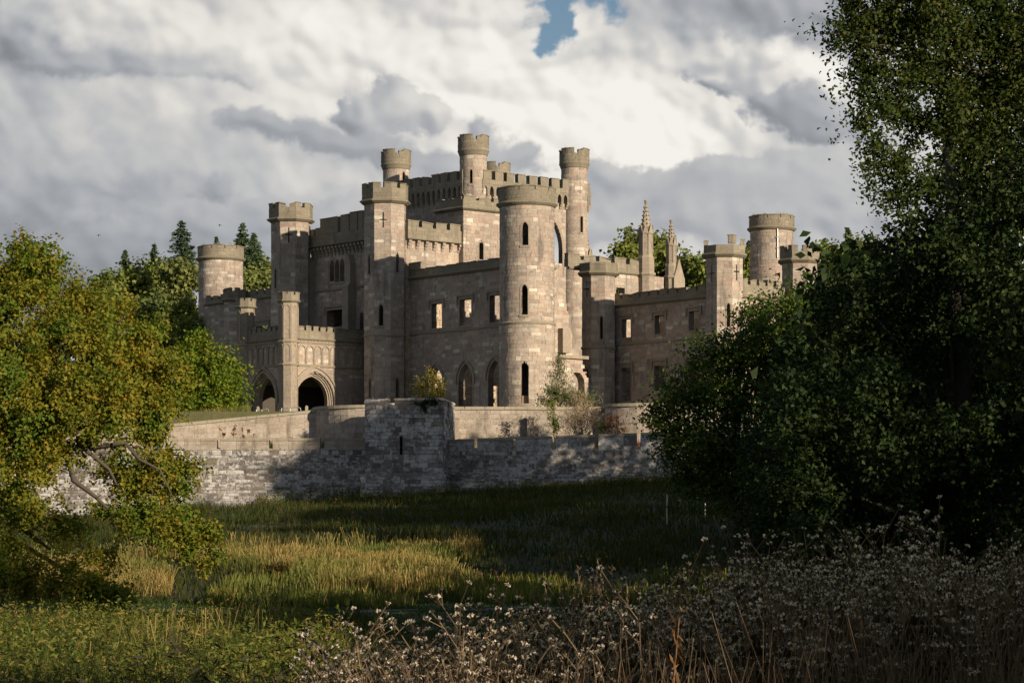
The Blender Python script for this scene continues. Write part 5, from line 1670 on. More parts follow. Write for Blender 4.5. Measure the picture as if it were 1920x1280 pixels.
_ob = np.array(oak.location)
for pts_, r0 in ((((-45, 760), (20, 800), (75, 850), (125, 848), (138, 900), (178, 930), (205, 955)), .26), (((-45, 800), (40, 800), (110, 838), (160, 842), (205, 880), (222, 915)), .2), (((-40, 950), (10, 960), (60, 1005), (95, 1030)), .22), (((160, 842), (235, 830), (262, 862), (300, 880), (330, 945)), .12), (((-40, 1010), (40, 1020), (110, 1060), (160, 1090)), .16), (((125, 848), (90, 880), (60, 905)), .1)):
    mb = MB(); yy = 106.5
    mb.tube([np.array(P(a_, b_, yy + .25 * math.sin(i * 1.7))) - _ob for i, (a_, b_) in enumerate(pts_)], [r0 * (1 - .8 * i / (len(pts_) - 1)) for i in range(len(pts_))], 8)
    mb.build('limb', M['bark'], oak, smooth=True)
# ------------------------------------------------------------------ fresh green tree on the terrace
YG = 224.0
tree('young_tree', 'bright green bushy young tree on the terrace beside the porch', 'tree', (ximg(385, YG), YG, GROUND), [L_(370, 670, YG, 1.8, 1.6), L_(410, 690, YG, 1.8, 1.4), L_(350, 720, YG, 2.0, 1.5), L_(395, 735, YG - 1, 2.4, 1.7), L_(435, 715, YG, 1.3, 1.0),
     L_(330, 755, YG - 1, 1.4, 1.2), L_(380, 765, YG - 2, 2.2, 1.0), L_(430, 755, YG - 1, 1.4, 1.0), L_(445, 690, YG, .7, .45), L_(375, 640, YG, .9, .7)], 0.22, 11000, 0.34, 'green_leaf', 'bark', clump=0.55, per=24, inner=0.3, seed=5, fringe=0.5, twigs=3)

# ------------------------------------------------------------------ wooded hill behind the castle
def wood_tree(label, px, ytop, wpx, Y, mat, seed, group='broadleaf trees on the hill behind the castle', ybot=None, leaves=5200):
    r = F and wpx / 2 / F * Y; zt = zY(ytop, Y); zg = float(tz(0, Y)); x = ximg(px, Y)
    rng = np.random.default_rng(seed + 100); h = min(zt - zg, r * 4.2)
    lobes = []
    for i in range(9):
        f_ = i / 8; a = rng.uniform(0, 6.28); rr = r * (0.62 if f_ < 0.7 else 0.35) * rng.uniform(0.5, 1)
        lobes.append((x + math.cos(a) * rr, Y + math.sin(a) * rr, zt - r * 0.42 - (1 - f_) * (h - r * 0.7) * 0.85, r * rng.uniform(.45, .62), r * rng.uniform(.45, .62), r * rng.uniform(.36, .48)))
    lobes.append((x, Y, zt - r * .5, r * .6, r * .6, r * .48))
    return tree('broadleaf_tree', label, 'tree', (x, Y, zg), lobes, 0.35, leaves, 0.62, mat, 'dark_bark', clump=0.8, per=22, inner=0.5, group=group, seed=seed, twigs=0, edge=0.3)
WT = [(205, 518, 84, 322, 'wood_leaf', 'round green tree at the outer end of the hillside wood, under the smallest spruce'), (252, 500, 92, 330, 'wood_leaf', 'broad green tree at the crest of the wood behind the oak'),
    (303, 492, 84, 334, 'wood_leaf', 'dense green crown just beneath the big spruce'), (345, 500, 80, 318, 'wood_leaf_pale', 'yellow green crown beneath the big spruce and touching the far round tower'),
    (228, 560, 96, 305, 'wood_leaf', 'lower green tree between the oak top and the wood crest'), (290, 560, 100, 300, 'wood_leaf_pale', 'pale green tree in the middle of the hillside wood'),
    (345, 565, 90, 292, 'wood_leaf', 'deep green tree low against the far round tower'), (180, 560, 70, 312, 'wood_leaf_pale', 'pale tree peeping over the oak at the edge of the wood'),
    (250, 622, 90, 285, 'wood_leaf', 'shadowy tree above the cottage chimney'), (318, 615, 90, 280, 'wood_leaf_pale', 'olive tree standing over the young green tree'), (362, 610, 60, 276, 'wood_leaf', 'small dark tree squeezed beside the far round tower'),
    (488, 490, 76, 318, 'wood_leaf', 'green tree between the far round tower and the octagonal tower, beneath the two dark spruces'), (462, 512, 60, 308, 'wood_leaf_pale', 'paler tree filling the gap beside the far round tower'),
    (510, 520, 66, 312, 'wood_leaf_pale', 'pale tree partly hidden by the octagonal entrance tower'),
    (1192, 440, 74, 300, 'wood_leaf_pale', 'airy tree standing behind the taller pinnacle'), (1238, 452, 70, 306, 'wood_leaf', 'dark tree filling the gap between the two pinnacles'), (1285, 485, 64, 304, 'wood_leaf_pale', 'pale tree behind the shorter pinnacle'),
    (1322, 494, 50, 300, 'wood_leaf', 'small tree showing above the wing parapet next to its corner tower'), (1172, 470, 40, 296, 'wood_leaf', 'low tree above the inner wall battlements'),
    (1402, 480, 40, 300, 'wood_leaf', 'sliver of a tree between the wing tower and the round tower'), (1560, 462, 90, 310, 'wood_leaf', 'green tree between the wing and the dark evergreen'), (1620, 452, 90, 318, 'wood_leaf_pale', 'pale tree just above the dark evergreen slope')]
for i, (px, yt, wp, Y, mt, lab) in enumerate(WT):
    wood_tree(lab, px, yt, wp, Y, mt, 40 + i)
def conifer(label, px, ytop, ybot, wpx, Y, seed, n_levels=20, group='spruces rising above the wood'):
    rng = np.random.default_rng(seed); x = ximg(px, Y); zt, zg = zY(ytop, Y), float(tz(0, Y)); zb = zY(ybot, Y); R = wpx / 1.25 / F * Y
    root = empty('spruce_tree', (x, Y, zg)); tag(root, label, 'tree', group)
    mb = MB(); mb.tube([(0, 0, -0.5), (0, 0, (zt - zg) * .6), (0, 0, zt - zg)], [0.3, 0.17, 0.03], 7); mb.build('trunk', M['dark_bark'], root)
    P_, A_l = [], []
    hh = zt - zb
    for i in range(n_levels):
        f_ = max(0.01, (i + rng.uniform(-.3, .3)) / n_levels); z = zt - zg - hh * max(0.02, f_)
        r = R * (0.10 + 0.9 * f_ ** 0.85) * rng.uniform(.75, 1.12)
        for b in range(7):
            a = rng.uniform(0, 6.28); rr = r * rng.uniform(.7, 1.1); k = max(5, int(rr * 16))
            t = rng.uniform(0.05, 1, k)
            d_ = np.array((math.cos(a), math.sin(a), 0)); s_ = np.array((-math.sin(a), math.cos(a), 0))
            p = d_[None] * (t * rr)[:, None] + s_[None] * (rng.normal(size=k) * 0.22 * rr * (1 - t * .6))[:, None]
            p[:, 2] += z + 0.12 * rr - rr * 0.42 * t + rr * .22 * t * t + rng.normal(size=k) * 0.06
            P_.append(p); A_l.append(np.repeat((d_ + np.array((0, 0, -.35)))[None], k, 0))
    pts = np.concatenate(P_); axs = np.concatenate(A_l)
    link('crown', leaf_mesh('crown', leaf_quads(pts, np.full(len(pts), 0.55), rng, None, 0, 0.9, 0.34, 0.05, axs), M['conifer_leaf']), root, 'stuff')
    return root
for i, a in enumerate([('tallest spruce on the hill, broad and dark green against the sky', 340, 414, 520, 62, 322), ('taller of the two dark spruces between the far round tower and the octagonal tower', 455, 419, 500, 40, 320),
        ('shorter of the two dark spruces beside the octagonal entrance tower', 476, 438, 505, 38, 316), ('slim spruce tip on the outer crest of the wood', 235, 470, 530, 30, 330), ('small dark spruce between the slim tip and the tallest spruce', 289, 459, 520, 28, 334),
        ('spruce tip just peeping over the far round tower', 406, 445, 520, 28, 326), ('spruce tip between the wing tower and the round tower behind it', 1404, 452, 520, 26, 320),
        ('small spruce next to the far wing tower', 1543, 450, 500, 30, 318), ('taller spruce at the foot of the dark evergreen slope', 1590, 430, 500, 40, 322)]):
    conifer(*a, seed=300 + i)

# ------------------------------------------------------------------ dark evergreens, laurel and beech on the east side
YT = 68.0
E1 = []
rng_e = np.random.default_rng(91)
edge_pts = [(1455, 690), (1490, 640), (1530, 575), (1570, 520), (1620, 485), (1670, 440), (1720, 400), (1760, 350), (1800, 290), (1850, 240), (1910, 200)]
for (ex, ey) in edge_pts:
    y_ = ey + 55; Yd = YT + rng_e.uniform(-3, 4)
    E1.append(L_(ex + 60, y_ + 10, Yd, 0.95, 0.85))
for _ in range(74):
    ex = rng_e.uniform(1480, 2080); top_ = np.interp(ex, [p[0] for p in edge_pts] + [2000], [p[1] for p in edge_pts] + [180]) + 130
    ey = rng_e.uniform(top_, 1040); Yd = YT + rng_e.uniform(-4.5, 3)
    E1.append(L_(ex, ey, Yd, rng_e.uniform(.9, 1.4), rng_e.uniform(.7, 1.0)))
for (ex, ey) in ((1800, 330), (1860, 260), (1910, 190), (1830, 420), (1960, 110), (1780, 270), (1870, 340), (1940, 270), (1990, 200), (1900, 420), (1960, 370), (1840, 160), (1900, 90), (1975, 30), (1760, 430), (1720, 480), (1690, 540), (1640, 560), (1590, 600), (1650, 640), (1740, 560), (1820, 520),
                 (1440, 960), (1480, 1000), (1540, 1020), (1600, 1030), (1680, 1030), (1760, 1030), (1840, 1030), (1920, 1030)):
    E1.append(L_(ex, ey, 70 + rng_e.uniform(-2, 2), 1.15, 0.95))
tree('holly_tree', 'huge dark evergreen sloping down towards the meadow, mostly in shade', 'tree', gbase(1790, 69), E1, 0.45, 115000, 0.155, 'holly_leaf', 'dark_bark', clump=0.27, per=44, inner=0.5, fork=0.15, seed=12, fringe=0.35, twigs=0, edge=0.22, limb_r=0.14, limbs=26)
E2 = [L_(1470, 850, 76, 1.3, 1.2), L_(1500, 760, 77, 1.3, 1.1), L_(1450, 940, 76, 1.1, 1.0), L_(1540, 900, 75, 1.4, 1.3), L_(1480, 990, 75, 1.2, .9), L_(1560, 1000, 74, 1.3, 1.0), L_(1620, 1010, 73, 1.2, .9), L_(1540, 700, 78, 1.1, 1.0), L_(1600, 800, 76, 1.5, 1.4)]
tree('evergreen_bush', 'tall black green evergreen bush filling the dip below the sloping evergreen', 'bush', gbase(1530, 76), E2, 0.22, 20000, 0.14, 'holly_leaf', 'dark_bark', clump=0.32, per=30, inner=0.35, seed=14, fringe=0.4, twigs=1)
LY = 140.0
E3 = [L_(1330, 680, LY, 1.7, 1.3), L_(1380, 665, LY, 1.7, 1.3), L_(1290, 740, LY, 1.9, 1.5), L_(1350, 760, LY - 1, 2.2, 1.7), L_(1420, 740, LY, 2.0, 1.8), L_(1260, 800, LY, 1.5, 1.3), L_(1310, 840, LY - 1, 2.1, 1.5), L_(1380, 850, LY - 1, 2.2, 1.6),
      L_(1300, 890, LY, 1.5, .9), L_(1420, 620, LY, 1.2, 1.0), L_(1400, 590, LY + 2, .9, .7), L_(1450, 660, LY + 1, 1.9, 1.8), L_(1440, 580, LY + 3, .9, .8), L_(1480, 600, LY + 3, 1.5, 1.4), L_(1235, 770, LY, .8, .7), L_(1255, 850, LY, .9, .8), L_(1440, 850, LY, 2.0, 1.8), L_(1355, 640, LY, .7, .6), L_(1500, 560, LY + 4, 1.4, 1.2), L_(1330, 905, LY - 1, 1.3, .8), L_(1380, 930, LY - 1, 1.4, .9), L_(1430, 950, LY - 1, 1.6, 1.0), L_(1410, 890, LY - 2, 1.6, 1.2)]
tree('laurel_tree', 'mid green laurel with glossy leaves hiding the end of the side wing', 'tree', gbase(1385, LY), E3, 0.4, 36000, 0.23, 'laurel_leaf', 'dark_bark', clump=0.5, per=28, inner=0.4, fork=0.2, seed=15, fringe=0.35, twigs=2, limb_r=0.3)
# bare twig poking out of the laurel
mb = MB(); rg = np.random.default_rng(8)
branch_tube(mb, P(1330, 690, 140), P(1208, 637, 139), .05, .012, rg, .12, 5); branch_tube(mb, P(1265, 660, 139.5), P(1252, 661, 139.2), .025, .01, rg, .0, 4)
br = mb.build('bare_branch', M['dark_bark']); tag(br, 'bare dead branch reaching out of the laurel across the side wing', 'branch')
BY = 62.0
E4 = [L_(1640, 40, BY, 1.0, .8), L_(1720, 30, BY, 1.3, .9), L_(1810, 50, BY + 1, 1.5, 1.1), L_(1900, 60, BY + 1, 1.6, 1.2), L_(1610, 80, BY - .5, .55, .4), L_(1570, 66, BY - .5, .35, .14), L_(1640, 130, BY, .9, .7), L_(1730, 130, BY + .5, 1.2, .9), L_(1840, 160, BY + 1, 1.4, 1.0),
      L_(1660, 200, BY, .8, .6), L_(1740, 220, BY + .5, 1.1, .8), L_(1820, 250, BY + 1, 1.1, .8), L_(1690, 300, BY, .75, .5), L_(1650, 270, BY - .5, .5, .4), L_(1620, 225, BY - .5, .4, .18), L_(1640, 300, BY - .5, .4, .4), L_(1720, 340, BY, .7, .5), L_(1680, 370, BY, .6, .45),
      L_(1960, 120, BY + 1, 1.8, 1.5), L_(1700, -40, BY, 1.5, 1.0), L_(1850, -60, BY + 1, 1.8, 1.2), L_(1600, 10, BY, .5, .4), L_(2040, 60, BY + 2, 2, 2), L_(1625, 165, BY - .5, .45, .35)]
tree('beech_tree', 'tall beech with airy drooping sprays against the sky above the dark evergreen', 'tree', gbase(2010, 65), E4, 0.5, 52000, 0.125, 'beech_leaf', 'dark_bark', clump=0.30, per=70, inner=0.3, fork=0.5, seed=16, fringe=0.45, droop=0.35, twigs=4, limb_r=0.12, edge=0.2, limbs=9, trunk_top=(ximg(1990, 64), 64, 15.5))

# trees standing further east and behind the viewer; they throw the shade that lies over the bank and the meadow
def shade_tree(label, x, y, ztop, r, seed, mat='wood_leaf', leaves=2300, low=0.25, lsize=0.85, name='roadside_tree', group='trees standing east of the meadow'):
    z0 = float(gz(x, y)); rng = np.random.default_rng(seed); h = ztop - z0; lobes = []
    nl_ = 17 if r > 4 else 12
    for i in range(nl_):
        a = rng.uniform(0, 6.28); f_ = i / (nl_ - 1); rr = r * 0.6 * rng.uniform(.4, 1)
        lobes.append((x + math.cos(a) * rr, y + math.sin(a) * rr, z0 + h * (low + (0.88 - low) * f_), r * rng.uniform(.42, .6), r * rng.uniform(.42, .6), min(r * .5, h * .16)))
    return tree(name, label, 'tree', (x, y, z0), lobes, 0.3, leaves, lsize, mat, 'dark_bark', clump=0.75 if lsize > .5 else .5, per=24, inner=0.2, group=group, seed=seed)
SHADE = [(27, 49, 13, 4.5, 900), (31, 53, 16, 4.5, 1100), (24, 45, 10.5, 3.5, 800), (33, 48, 17, 4.5, 1200),
         (17, 70, 9.5, 3.5), (20, 72, 10, 4), (23, 76, 10.5, 4),
         (30.5, 143, 24, 4.0, 900), (32.5, 145, 28, 4.2, 1200), (36, 147, 29.5, 4), (38.5, 146.5, 31.5, 4.4, 4000), (40.5, 149, 32, 4.6, 4000), (42.5, 152, 32, 4.6, 4000), (39.5, 143, 31, 4.4, 3500),
         (16.2, -0.2, 8.8, 1.8, 3200), (16.9, 0.9, 8.8, 2.3, 3200), (19, 2.2, 9.5, 3.0), (15.5, 1.5, 6.5, 1.8), (16, 8, 8.5, 2.8), (20, 7, 10, 3.3), (18, 13, 9, 3.0), (22, 11, 10, 3.3), (20, 15, 9, 2.6), (11.6, -7.4, 8, 2.6), (25, 6, 11, 3.5)]
for i, (x, y, zt_, r, *lv) in enumerate(SHADE):
    shade_tree('leafy tree in the belt east of the meadow, seen only by its shade', x, y, zt_, r, 500 + i, leaves=(lv[0] if lv else 2300))
# evergreens of the belt that runs up to the rampart behind the sloping evergreen
BELT = [(16.5, 84, 7.5, 3.3), (14, 96, 6.2, 3.1), (13, 104.5, 4.8, 2.9), (15.5, 88, 7, 3.2), (14.5, 113, 6.0, 3.0), (15.5, 119, 11.0, 3.7), (17.5, 122, 14.5, 4.0), (18.8, 128, 14.5, 4.0), (20.8, 133, 15, 4.1), (22.8, 136, 16.5, 4.1), (24.8, 140, 18, 4.3), (15.5, 127, 7.5, 3.0), (16, 135, 9, 3.2), (17, 142, 11, 3.4),
        (17.5, 150, 12.0, 3.8), (19.5, 155, 13.5, 4.1), (21.5, 161, 16.0, 4.2), (24, 166, 19.0, 4.5), (27, 172, 20.5, 5), (31, 174, 21.5, 5), (35, 178, 21, 4.6)]
for i, (x, y, zt_, r) in enumerate(BELT):
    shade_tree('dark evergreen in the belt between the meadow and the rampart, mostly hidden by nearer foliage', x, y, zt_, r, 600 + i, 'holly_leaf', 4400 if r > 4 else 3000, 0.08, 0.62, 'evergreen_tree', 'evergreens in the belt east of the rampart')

# ------------------------------------------------------------------ shrubs on the walls
def bush(name, label, cat, base, lobes, leaves, size, mat, seed, per=20, clump=0.3, bark='dry_twig', stems=14, up=0.3, fringe=0.6, wid=0.6, group=None, upright=0.0):
    rng = np.random.default_rng(seed); root = empty(name, base); tag(root, label, cat, group); B = np.array(base)
    lob = [(l[0] - B[0], l[1] - B[1], l[2] - B[2], *l[3:]) for l in lobes]
    pts, outd, cc = lobe_points(lob, leaves, rng, clump, per, 0.2, fringe)
    ax_ = None
    if upright: ax_ = np.tile(np.array((0, 0, upright)), (len(pts), 1)) + outd * 0.5
    link('foliage', leaf_mesh('foliage', leaf_quads(pts, np.full(len(pts), size), rng, outd, .4, up, wid, .12, ax_), M[mat]), root, 'stuff')
    mb = MB()
    for i in range(stems):
        c = cc[rng.integers(len(cc))]; branch_tube(mb, rng.normal(size=3) * np.array((.12, .12, 0)), c, .035, .008, rng, .08, 4, 4)
    o = mb.build('stems', M[bark], root); o['kind'] = 'stuff'
    return root
YS = 200.5
bush('shrub', 'bushy shrub with orange and green leaves growing on top of the square bastion', 'shrub', (ximg(805, YS), YS, zb_top - 0.6),
     [L_(790, 725, YS, .7, .6), L_(815, 715, YS, .8, .75), L_(783, 708, YS, .28, .35), L_(808, 705, YS, .4, .5), L_(826, 735, YS, .5, .5), L_(800, 742, YS - 1, .9, .35)], 2600, 0.16, 'shrub_leaf', 21, clump=0.22)
bush('ivy', 'dark ivy spilling over the bastion coping beneath the orange shrub', 'ivy', (ximg(800, 198.3), 198.3, zb_top - 0.7),
     [(ximg(790, 198.2), 198.35, zY(756, 198), .7, .12, .28), (ximg(815, 198.2), 198.3, zY(752, 198), .6, .12, .2), (ximg(797, 198.2), 198.3, zY(766, 198), .22, .12, .35)], 900, 0.14, 'holly_leaf', 22, clump=0.14, stems=5)
YB_ = 211.0
bush('shrub', 'tall grey green shrub against the broken castle flank', 'shrub', (ximg(1050, 216), 216, GROUND),
     [L_(1048, 700, 216, .7, 1.1), L_(1040, 735, 216, 1.1, .9), L_(1060, 745, 216, 1.3, .8), L_(1085, 750, 215, 1.1, .6), L_(1025, 752, 216, .8, .5), L_(1105, 752, 215, .7, .6), L_(1047, 678, 216, .35, .5)], 6000, 0.20, 'sage_leaf', 23, clump=0.32, upright=1.0, wid=0.4, stems=20)
bush('dry_bush', 'dry twiggy brown bush in front of the terrace wall', 'bush', (ximg(1088, 207.5), 207.5, 7.0),
     [L_(1088, 780, 207.5, 1.5, 1.2), L_(1070, 790, 207.5, 1.1, 0.9), L_(1110, 785, 207.5, 1.1, .95), L_(1090, 755, 207.5, .9, .7)], 5200, 0.30, 'dry_twig', 24, clump=0.26, wid=0.10, stems=70, upright=0.7)
bush('shrub', 'narrow green shrub between the terrace wall pier and the dry bush', 'shrub', (ximg(1040, 208), 208, 7.0), [L_(1040, 790, 208, .5, .8), L_(1036, 765, 208, .35, .7), L_(1130, 800, 207, .5, .4)], 1300, 0.15, 'green_leaf', 25, clump=0.2, stems=8)
for i, (px, yt, lab) in enumerate([(1142, 768, 'dark red dock stalks right beside the dry bush'), (1153, 764, 'tallest rusty dock stalks in front of the curved terrace bay'), (1165, 785, 'short rusty dock stalks under the curved terrace bay')]):
    bush('dock_plant', lab, 'weed', (ximg(px, 207), 207, 7.0), [L_(px, yt + 22, 207, .2, .9), L_(px - 4, yt + 30, 207, .2, .6), L_(px + 5, yt + 26, 207, .18, .7)], 420, 0.15, 'dock', 60 + i, clump=0.12, stems=7, upright=1.0, group='dock plants on the berm')
# weeds along the foot of the terrace wall
def strip_weeds(name, label, x0, x1, y, z, n, h, mat, seed, yspread=1.0, w=0.05, lean=0.25, zf=None):
    rng = np.random.default_rng(seed)
    xs_ = rng.uniform(x0, x1, n); ys_ = y + rng.normal(size=n) * yspread * 0.4
    zs_ = np.full(n, z) if zf is None else zf(xs_, ys_)
    o = blades(name, xs_, ys_, zs_, h * rng.uniform(.35, 1.1, n), w, lean, M[mat], rng)
    o['kind'] = 'stuff'; tag(o, label, 'weeds'); return o
def blades(name, x, y, z, h, w, lean, mat, rng, parent=None, plume=0.0, simple=False):
    if simple:
        k = len(x); a = rng.uniform(0, 6.283, k); la = rng.uniform(0, 6.283, k); l = h * lean * rng.uniform(.2, 1.3, k)
        d_ = np.stack([np.cos(a), np.sin(a), 0 * a], 1) * (w * rng.uniform(.6, 1.3, k))[:, None] * 0.5
        p = np.stack([x, y, z - 0.05], 1); tip = p + np.stack([np.cos(la) * l, np.sin(la) * l, h], 1)
        v = np.stack([p - d_, p + d_, tip], 1).reshape(-1, 3)
        return link(name, np_mesh(name, v, np.arange(len(v)), 3, mat), parent, 'stuff')
    k = len(x); a = rng.uniform(0, 6.283, k); l = h * lean * rng.uniform(.2, 1.3, k)
    la = rng.uniform(0, 6.283, k)
    d_ = np.stack([np.cos(a), np.sin(a), 0 * a], 1) * (w * rng.uniform(.6, 1.3, k))[:, None] * 0.5
    ld = np.stack([np.cos(la), np.sin(la), 0 * la], 1) * l[:, None]
    p = np.stack([x, y, z - 0.05], 1); hz = np.stack([0 * h, 0 * h, h], 1)
    mid = p + hz * 0.55 + ld * 0.3; tip = p + hz + ld
    v = np.empty((k, 6, 3))
    v[:, 0] = p - d_; v[:, 1] = p + d_; v[:, 2] = mid + d_ * (0.75 if not plume else 0.4); v[:, 3] = mid - d_ * (0.75 if not plume else 0.4)
    pd = d_ * (0.12 if not plume else plume)
    v[:, 4] = tip + pd; v[:, 5] = tip - pd
    base = np.arange(k)[:, None] * 6
    f = np.concatenate([base + np.array([0, 1, 2, 3]), base + np.array([3, 2, 4, 5])], 1).reshape(-1)
    return link(name, np_mesh(name, v.reshape(-1, 3), f, 4, mat), parent, 'stuff')
strip_weeds('weeds', 'pale dry weeds at the foot of the straight terrace wall', ximg(842, 210), ximg(1035, 210), 210.5, 7.0, 1100, 0.9, 'dry_twig', 70)
strip_weeds('weeds', 'dry weeds in front of the curved terrace bay east of the dry bush', ximg(1120, 208), ximg(1230, 208), 207.5, 7.0, 700, 0.9, 'dock', 71)
strip_weeds('weeds', 'dark scrubby weeds between ramp wall and rampart by the bastion', ximg(500, 208), ximg(686, 208), 208.5, 7.0, 1500, 0.85, 'weed', 72)
strip_weeds('weeds', 'straw coloured grass along the top of the entrance ramp', ximg(318, 217), ximg(470, 217), 216.5, 10.2, 1700, 1.05, 'straw', 73, zf=lambda x_, y_: np.interp(x_, [ximg(318, 217), ximg(470, 217)], [9.4, 10.2]))
for i, (px, yt) in enumerate([(418, 800), (436, 800), (455, 803), (470, 803)]):
    bush('dead_umbel', 'leafless dead umbel plants standing against the ramp wall', 'weed', (ximg(px, 208.5), 208.5, 7.0), [L_(px, yt + 4, 208.5, .35, .12), L_(px + 3, yt + 14, 208.5, .3, .2)], 90, 0.16, 'dock', 80 + i, clump=0.1, stems=8, group='dead umbels by the ramp wall')

# tufts that have seeded themselves on the wall tops
_towers = [o for o in castle.children if o.name.startswith('round_tower')]
for tw_, (cxy, R_, zt_, n_) in zip(_towers, ((pq(0, 0), 2.3, zY(350, 228), 60), (pq(57.8, 5.2), 2.2, zat(460, 57, 5), 40), (pq(6.0, q_at(1447, 6.0)), 2.0, zat(406, 6.0, q_at(1447, 6.0)), 130))):
    rng = np.random.default_rng(int(R_ * 100)); a_ = rng.uniform(0, 6.28, n_) ** 1.0
    o = blades('weeds', cxy[0] + np.cos(a_) * R_, cxy[1] + np.sin(a_) * R_, np.full(n_, zt_ - .1), rng.uniform(.15, .5, n_), .05, .5, M['straw'], rng)
    attach(o, tw_)
# ------------------------------------------------------------------ grass of the bank and lawn
def in_view(x, y, m_=0.03): return np.abs(x / y) < 0.2043 + m_
def scatter(n, x0, x1, y0, y1, rng, dens=None):
    x = rng.uniform(x0, x1, n); y = rng.uniform(y0, y1, n)
    k = in_view(x, y, 0.03)
    if dens is not None: k &= rng.uniform(0, 1, n) < dens(x, y)
    return x[k], y[k]
def vnoise(x, y, s, seed=0):
    """cheap smooth noise 0..1"""
    r = np.random.default_rng(seed); t = 0
    for i in range(5):
        a = r.uniform(0, 6.28); f_ = s * r.uniform(.6, 1.9); t = t + np.sin((x * math.cos(a) + y * math.sin(a)) * f_ + r.uniform(0, 6.28))
    return np.clip(0.5 + t / 5.5, 0, 1)
rg = np.random.default_rng(41)
x, y = scatter(170000, -46, 46, 113, 204, rg, lambda x, y: 0.35 + 0.65 * vnoise(x, y, 0.35, 1))
h = 0.55 * (0.5 + 0.9 * vnoise(x, y, 0.5, 2)) * rg.uniform(.6, 1.2, len(x))
g = blades('bank_grass', x, y, gz(x, y), h, 0.10, 0.45, M['meadow'], rg, simple=True)
tag(g, 'long rough grass covering the bank below the ramparts', 'grass')
x, y = scatter(90000, -30, 8, 119, 146, rg, lambda x, y: (x < -2.0 + 3 * (vnoise(x, y, .6, 8) - .5)) * (vnoise(x, y, 0.5, 3) > 0.35) * np.clip(1.15 - np.abs(y - 130 - 0.25 * x) / 12, 0, 1))
h = rg.uniform(.7, 1.35, len(x)) * (0.7 + .4 * vnoise(x, y, .8, 5))
g = blades('straw_grass', x, y, gz(x, y), h, 0.06, 0.28, M['straw'], rg, plume=0.55)
tag(g, 'band of tall straw coloured seeding grass across the middle of the bank', 'grass')
x, y = scatter(9000, -14, 14, 112, 124, rg, lambda x, y: vnoise(x, y, 0.9, 13) > .5)
g = blades('nettle_fringe', x, y, gz(x, y), rg.uniform(.4, .95, len(x)), 0.09, 0.3, M['weed'], rg)
tag(g, 'weedy green fringe between the straw grass and the lawn', 'weeds')
x, y = scatter(80000, -26, 26, 84, 114, rg, lambda x, y: np.where((np.abs(y - 107.5) < 1.0) & (np.abs(x + 6.5) < 2.5), 0.05, 1.0))
g = blades('lawn_grass', x, y, gz(x, y), rg.uniform(.06, .19, len(x)), 0.09, 0.5, M['lawn'], rg, simple=True)
tag(g, 'short green mown grass of the lawn beside the path', 'grass')
# nettles and docks along the foot of the ramparts
# tall weeds lit in the western foreground
def leafy_weeds(name, label, x, y, hgt, mat, rng, leaf=0.11, per=16, wid=0.32):
    k = len(x); t = rng.uniform(0.1, 1, (k, per)); z = gz(x, y)
    lx = rng.uniform(-.18, .18, k); ly = rng.uniform(-.18, .18, k)
    a = rng.uniform(0, 6.28, (k, per)); r = 0.13 * (1.15 - t)
    pts = np.stack([x[:, None] + lx[:, None] * t + np.cos(a) * r, y[:, None] + ly[:, None] * t + np.sin(a) * r, z[:, None] + hgt[:, None] * t], -1).reshape(-1, 3)
    axs = np.stack([np.cos(a), np.sin(a), 0.5 + 0 * a], -1).reshape(-1, 3)
    v = leaf_quads(pts, np.full(len(pts), leaf), rng, None, 0, 0.8, wid, 0.1, axs)
    o = link(name, leaf_mesh(name, v, M[mat]), None, 'stuff'); tag(o, label, 'weeds'); return o
x = rg.uniform(-34, 14, 3400); y = np.where(x < -12, 203.2, np.where(x < -5.2, 197.4, 199.6 - (x + 5) * .26)) - np.abs(rg.normal(size=3400)) * 0.9
kx = vnoise(x, y, .9, 55) > .42; x, y = x[kx], y[kx]
leafy_weeds('nettles', 'uneven nettles and weeds along the foot of the ramparts', x, y, rg.uniform(.4, 1.5, len(x)) * (.4 + .8 * vnoise(x, y, .7, 56)), 'weed', rg, 0.17, 9)
x, y = scatter(260, -22, 10, 118, 200, rg, lambda x, y: vnoise(x, y, .25, 61) > .5)
leafy_weeds('dock_stems', 'rusty dock stems dotted over the rough bank', x, y, rg.uniform(.7, 1.4, len(x)), 'dock', rg, 0.13, 16)
x, y = scatter(12000, -20, -1.0, 44, 92, rg, lambda x, y: (x < -2.0 - 0.095 * (y - 40)) * (0.3 + .7 * vnoise(x, y, .6, 21)))
hw = rg.uniform(.6, 1.4, len(x)) * (0.35 + 1.0 * vnoise(x, y, .55, 22))
leafy_weeds('tall_weeds', 'tall leafy green weeds below the oak in the sunlit corner of the meadow', x, y, hw, 'weed', rg, 0.15, 12)
x, y = scatter(60000, -20, 2.0, 40, 95, rg, lambda x, y: (x < -1.0 - 0.085 * (y - 40)) * (0.2 + .8 * vnoise(x, y, .5, 23)))
g = blades('meadow_grass', x, y, gz(x, y), rg.uniform(.3, .95, len(x)), 0.035, 0.4, M['meadow'], rg)
tag(g, 'long meadow grass among the leafy weeds by the oak', 'grass')
x, y = scatter(900, -13, -5, 62, 92, rg, lambda x, y: (np.abs(x + 9.2) < 1.6) * 1.0)
g = blades('seeding_grass', x, y, gz(x, y), rg.uniform(.7, 1.5, len(x)), 0.022, 0.3, M['straw'], rg, plume=.8)
tag(g, 'brown seeding stalks at the edge of the lawn near the oak', 'grass')
x, y = scatter(60000, -12, 16, 36, 84, rg, lambda x, y: (x > -1.5 - 0.085 * (y - 40)) * (0.3 + .7 * vnoise(x, y, .5, 26)))
g = blades('shaded_grass', x, y, gz(x, y), rg.uniform(.2, .6, len(x)), 0.045, 0.4, M['meadow'], rg, simple=True)
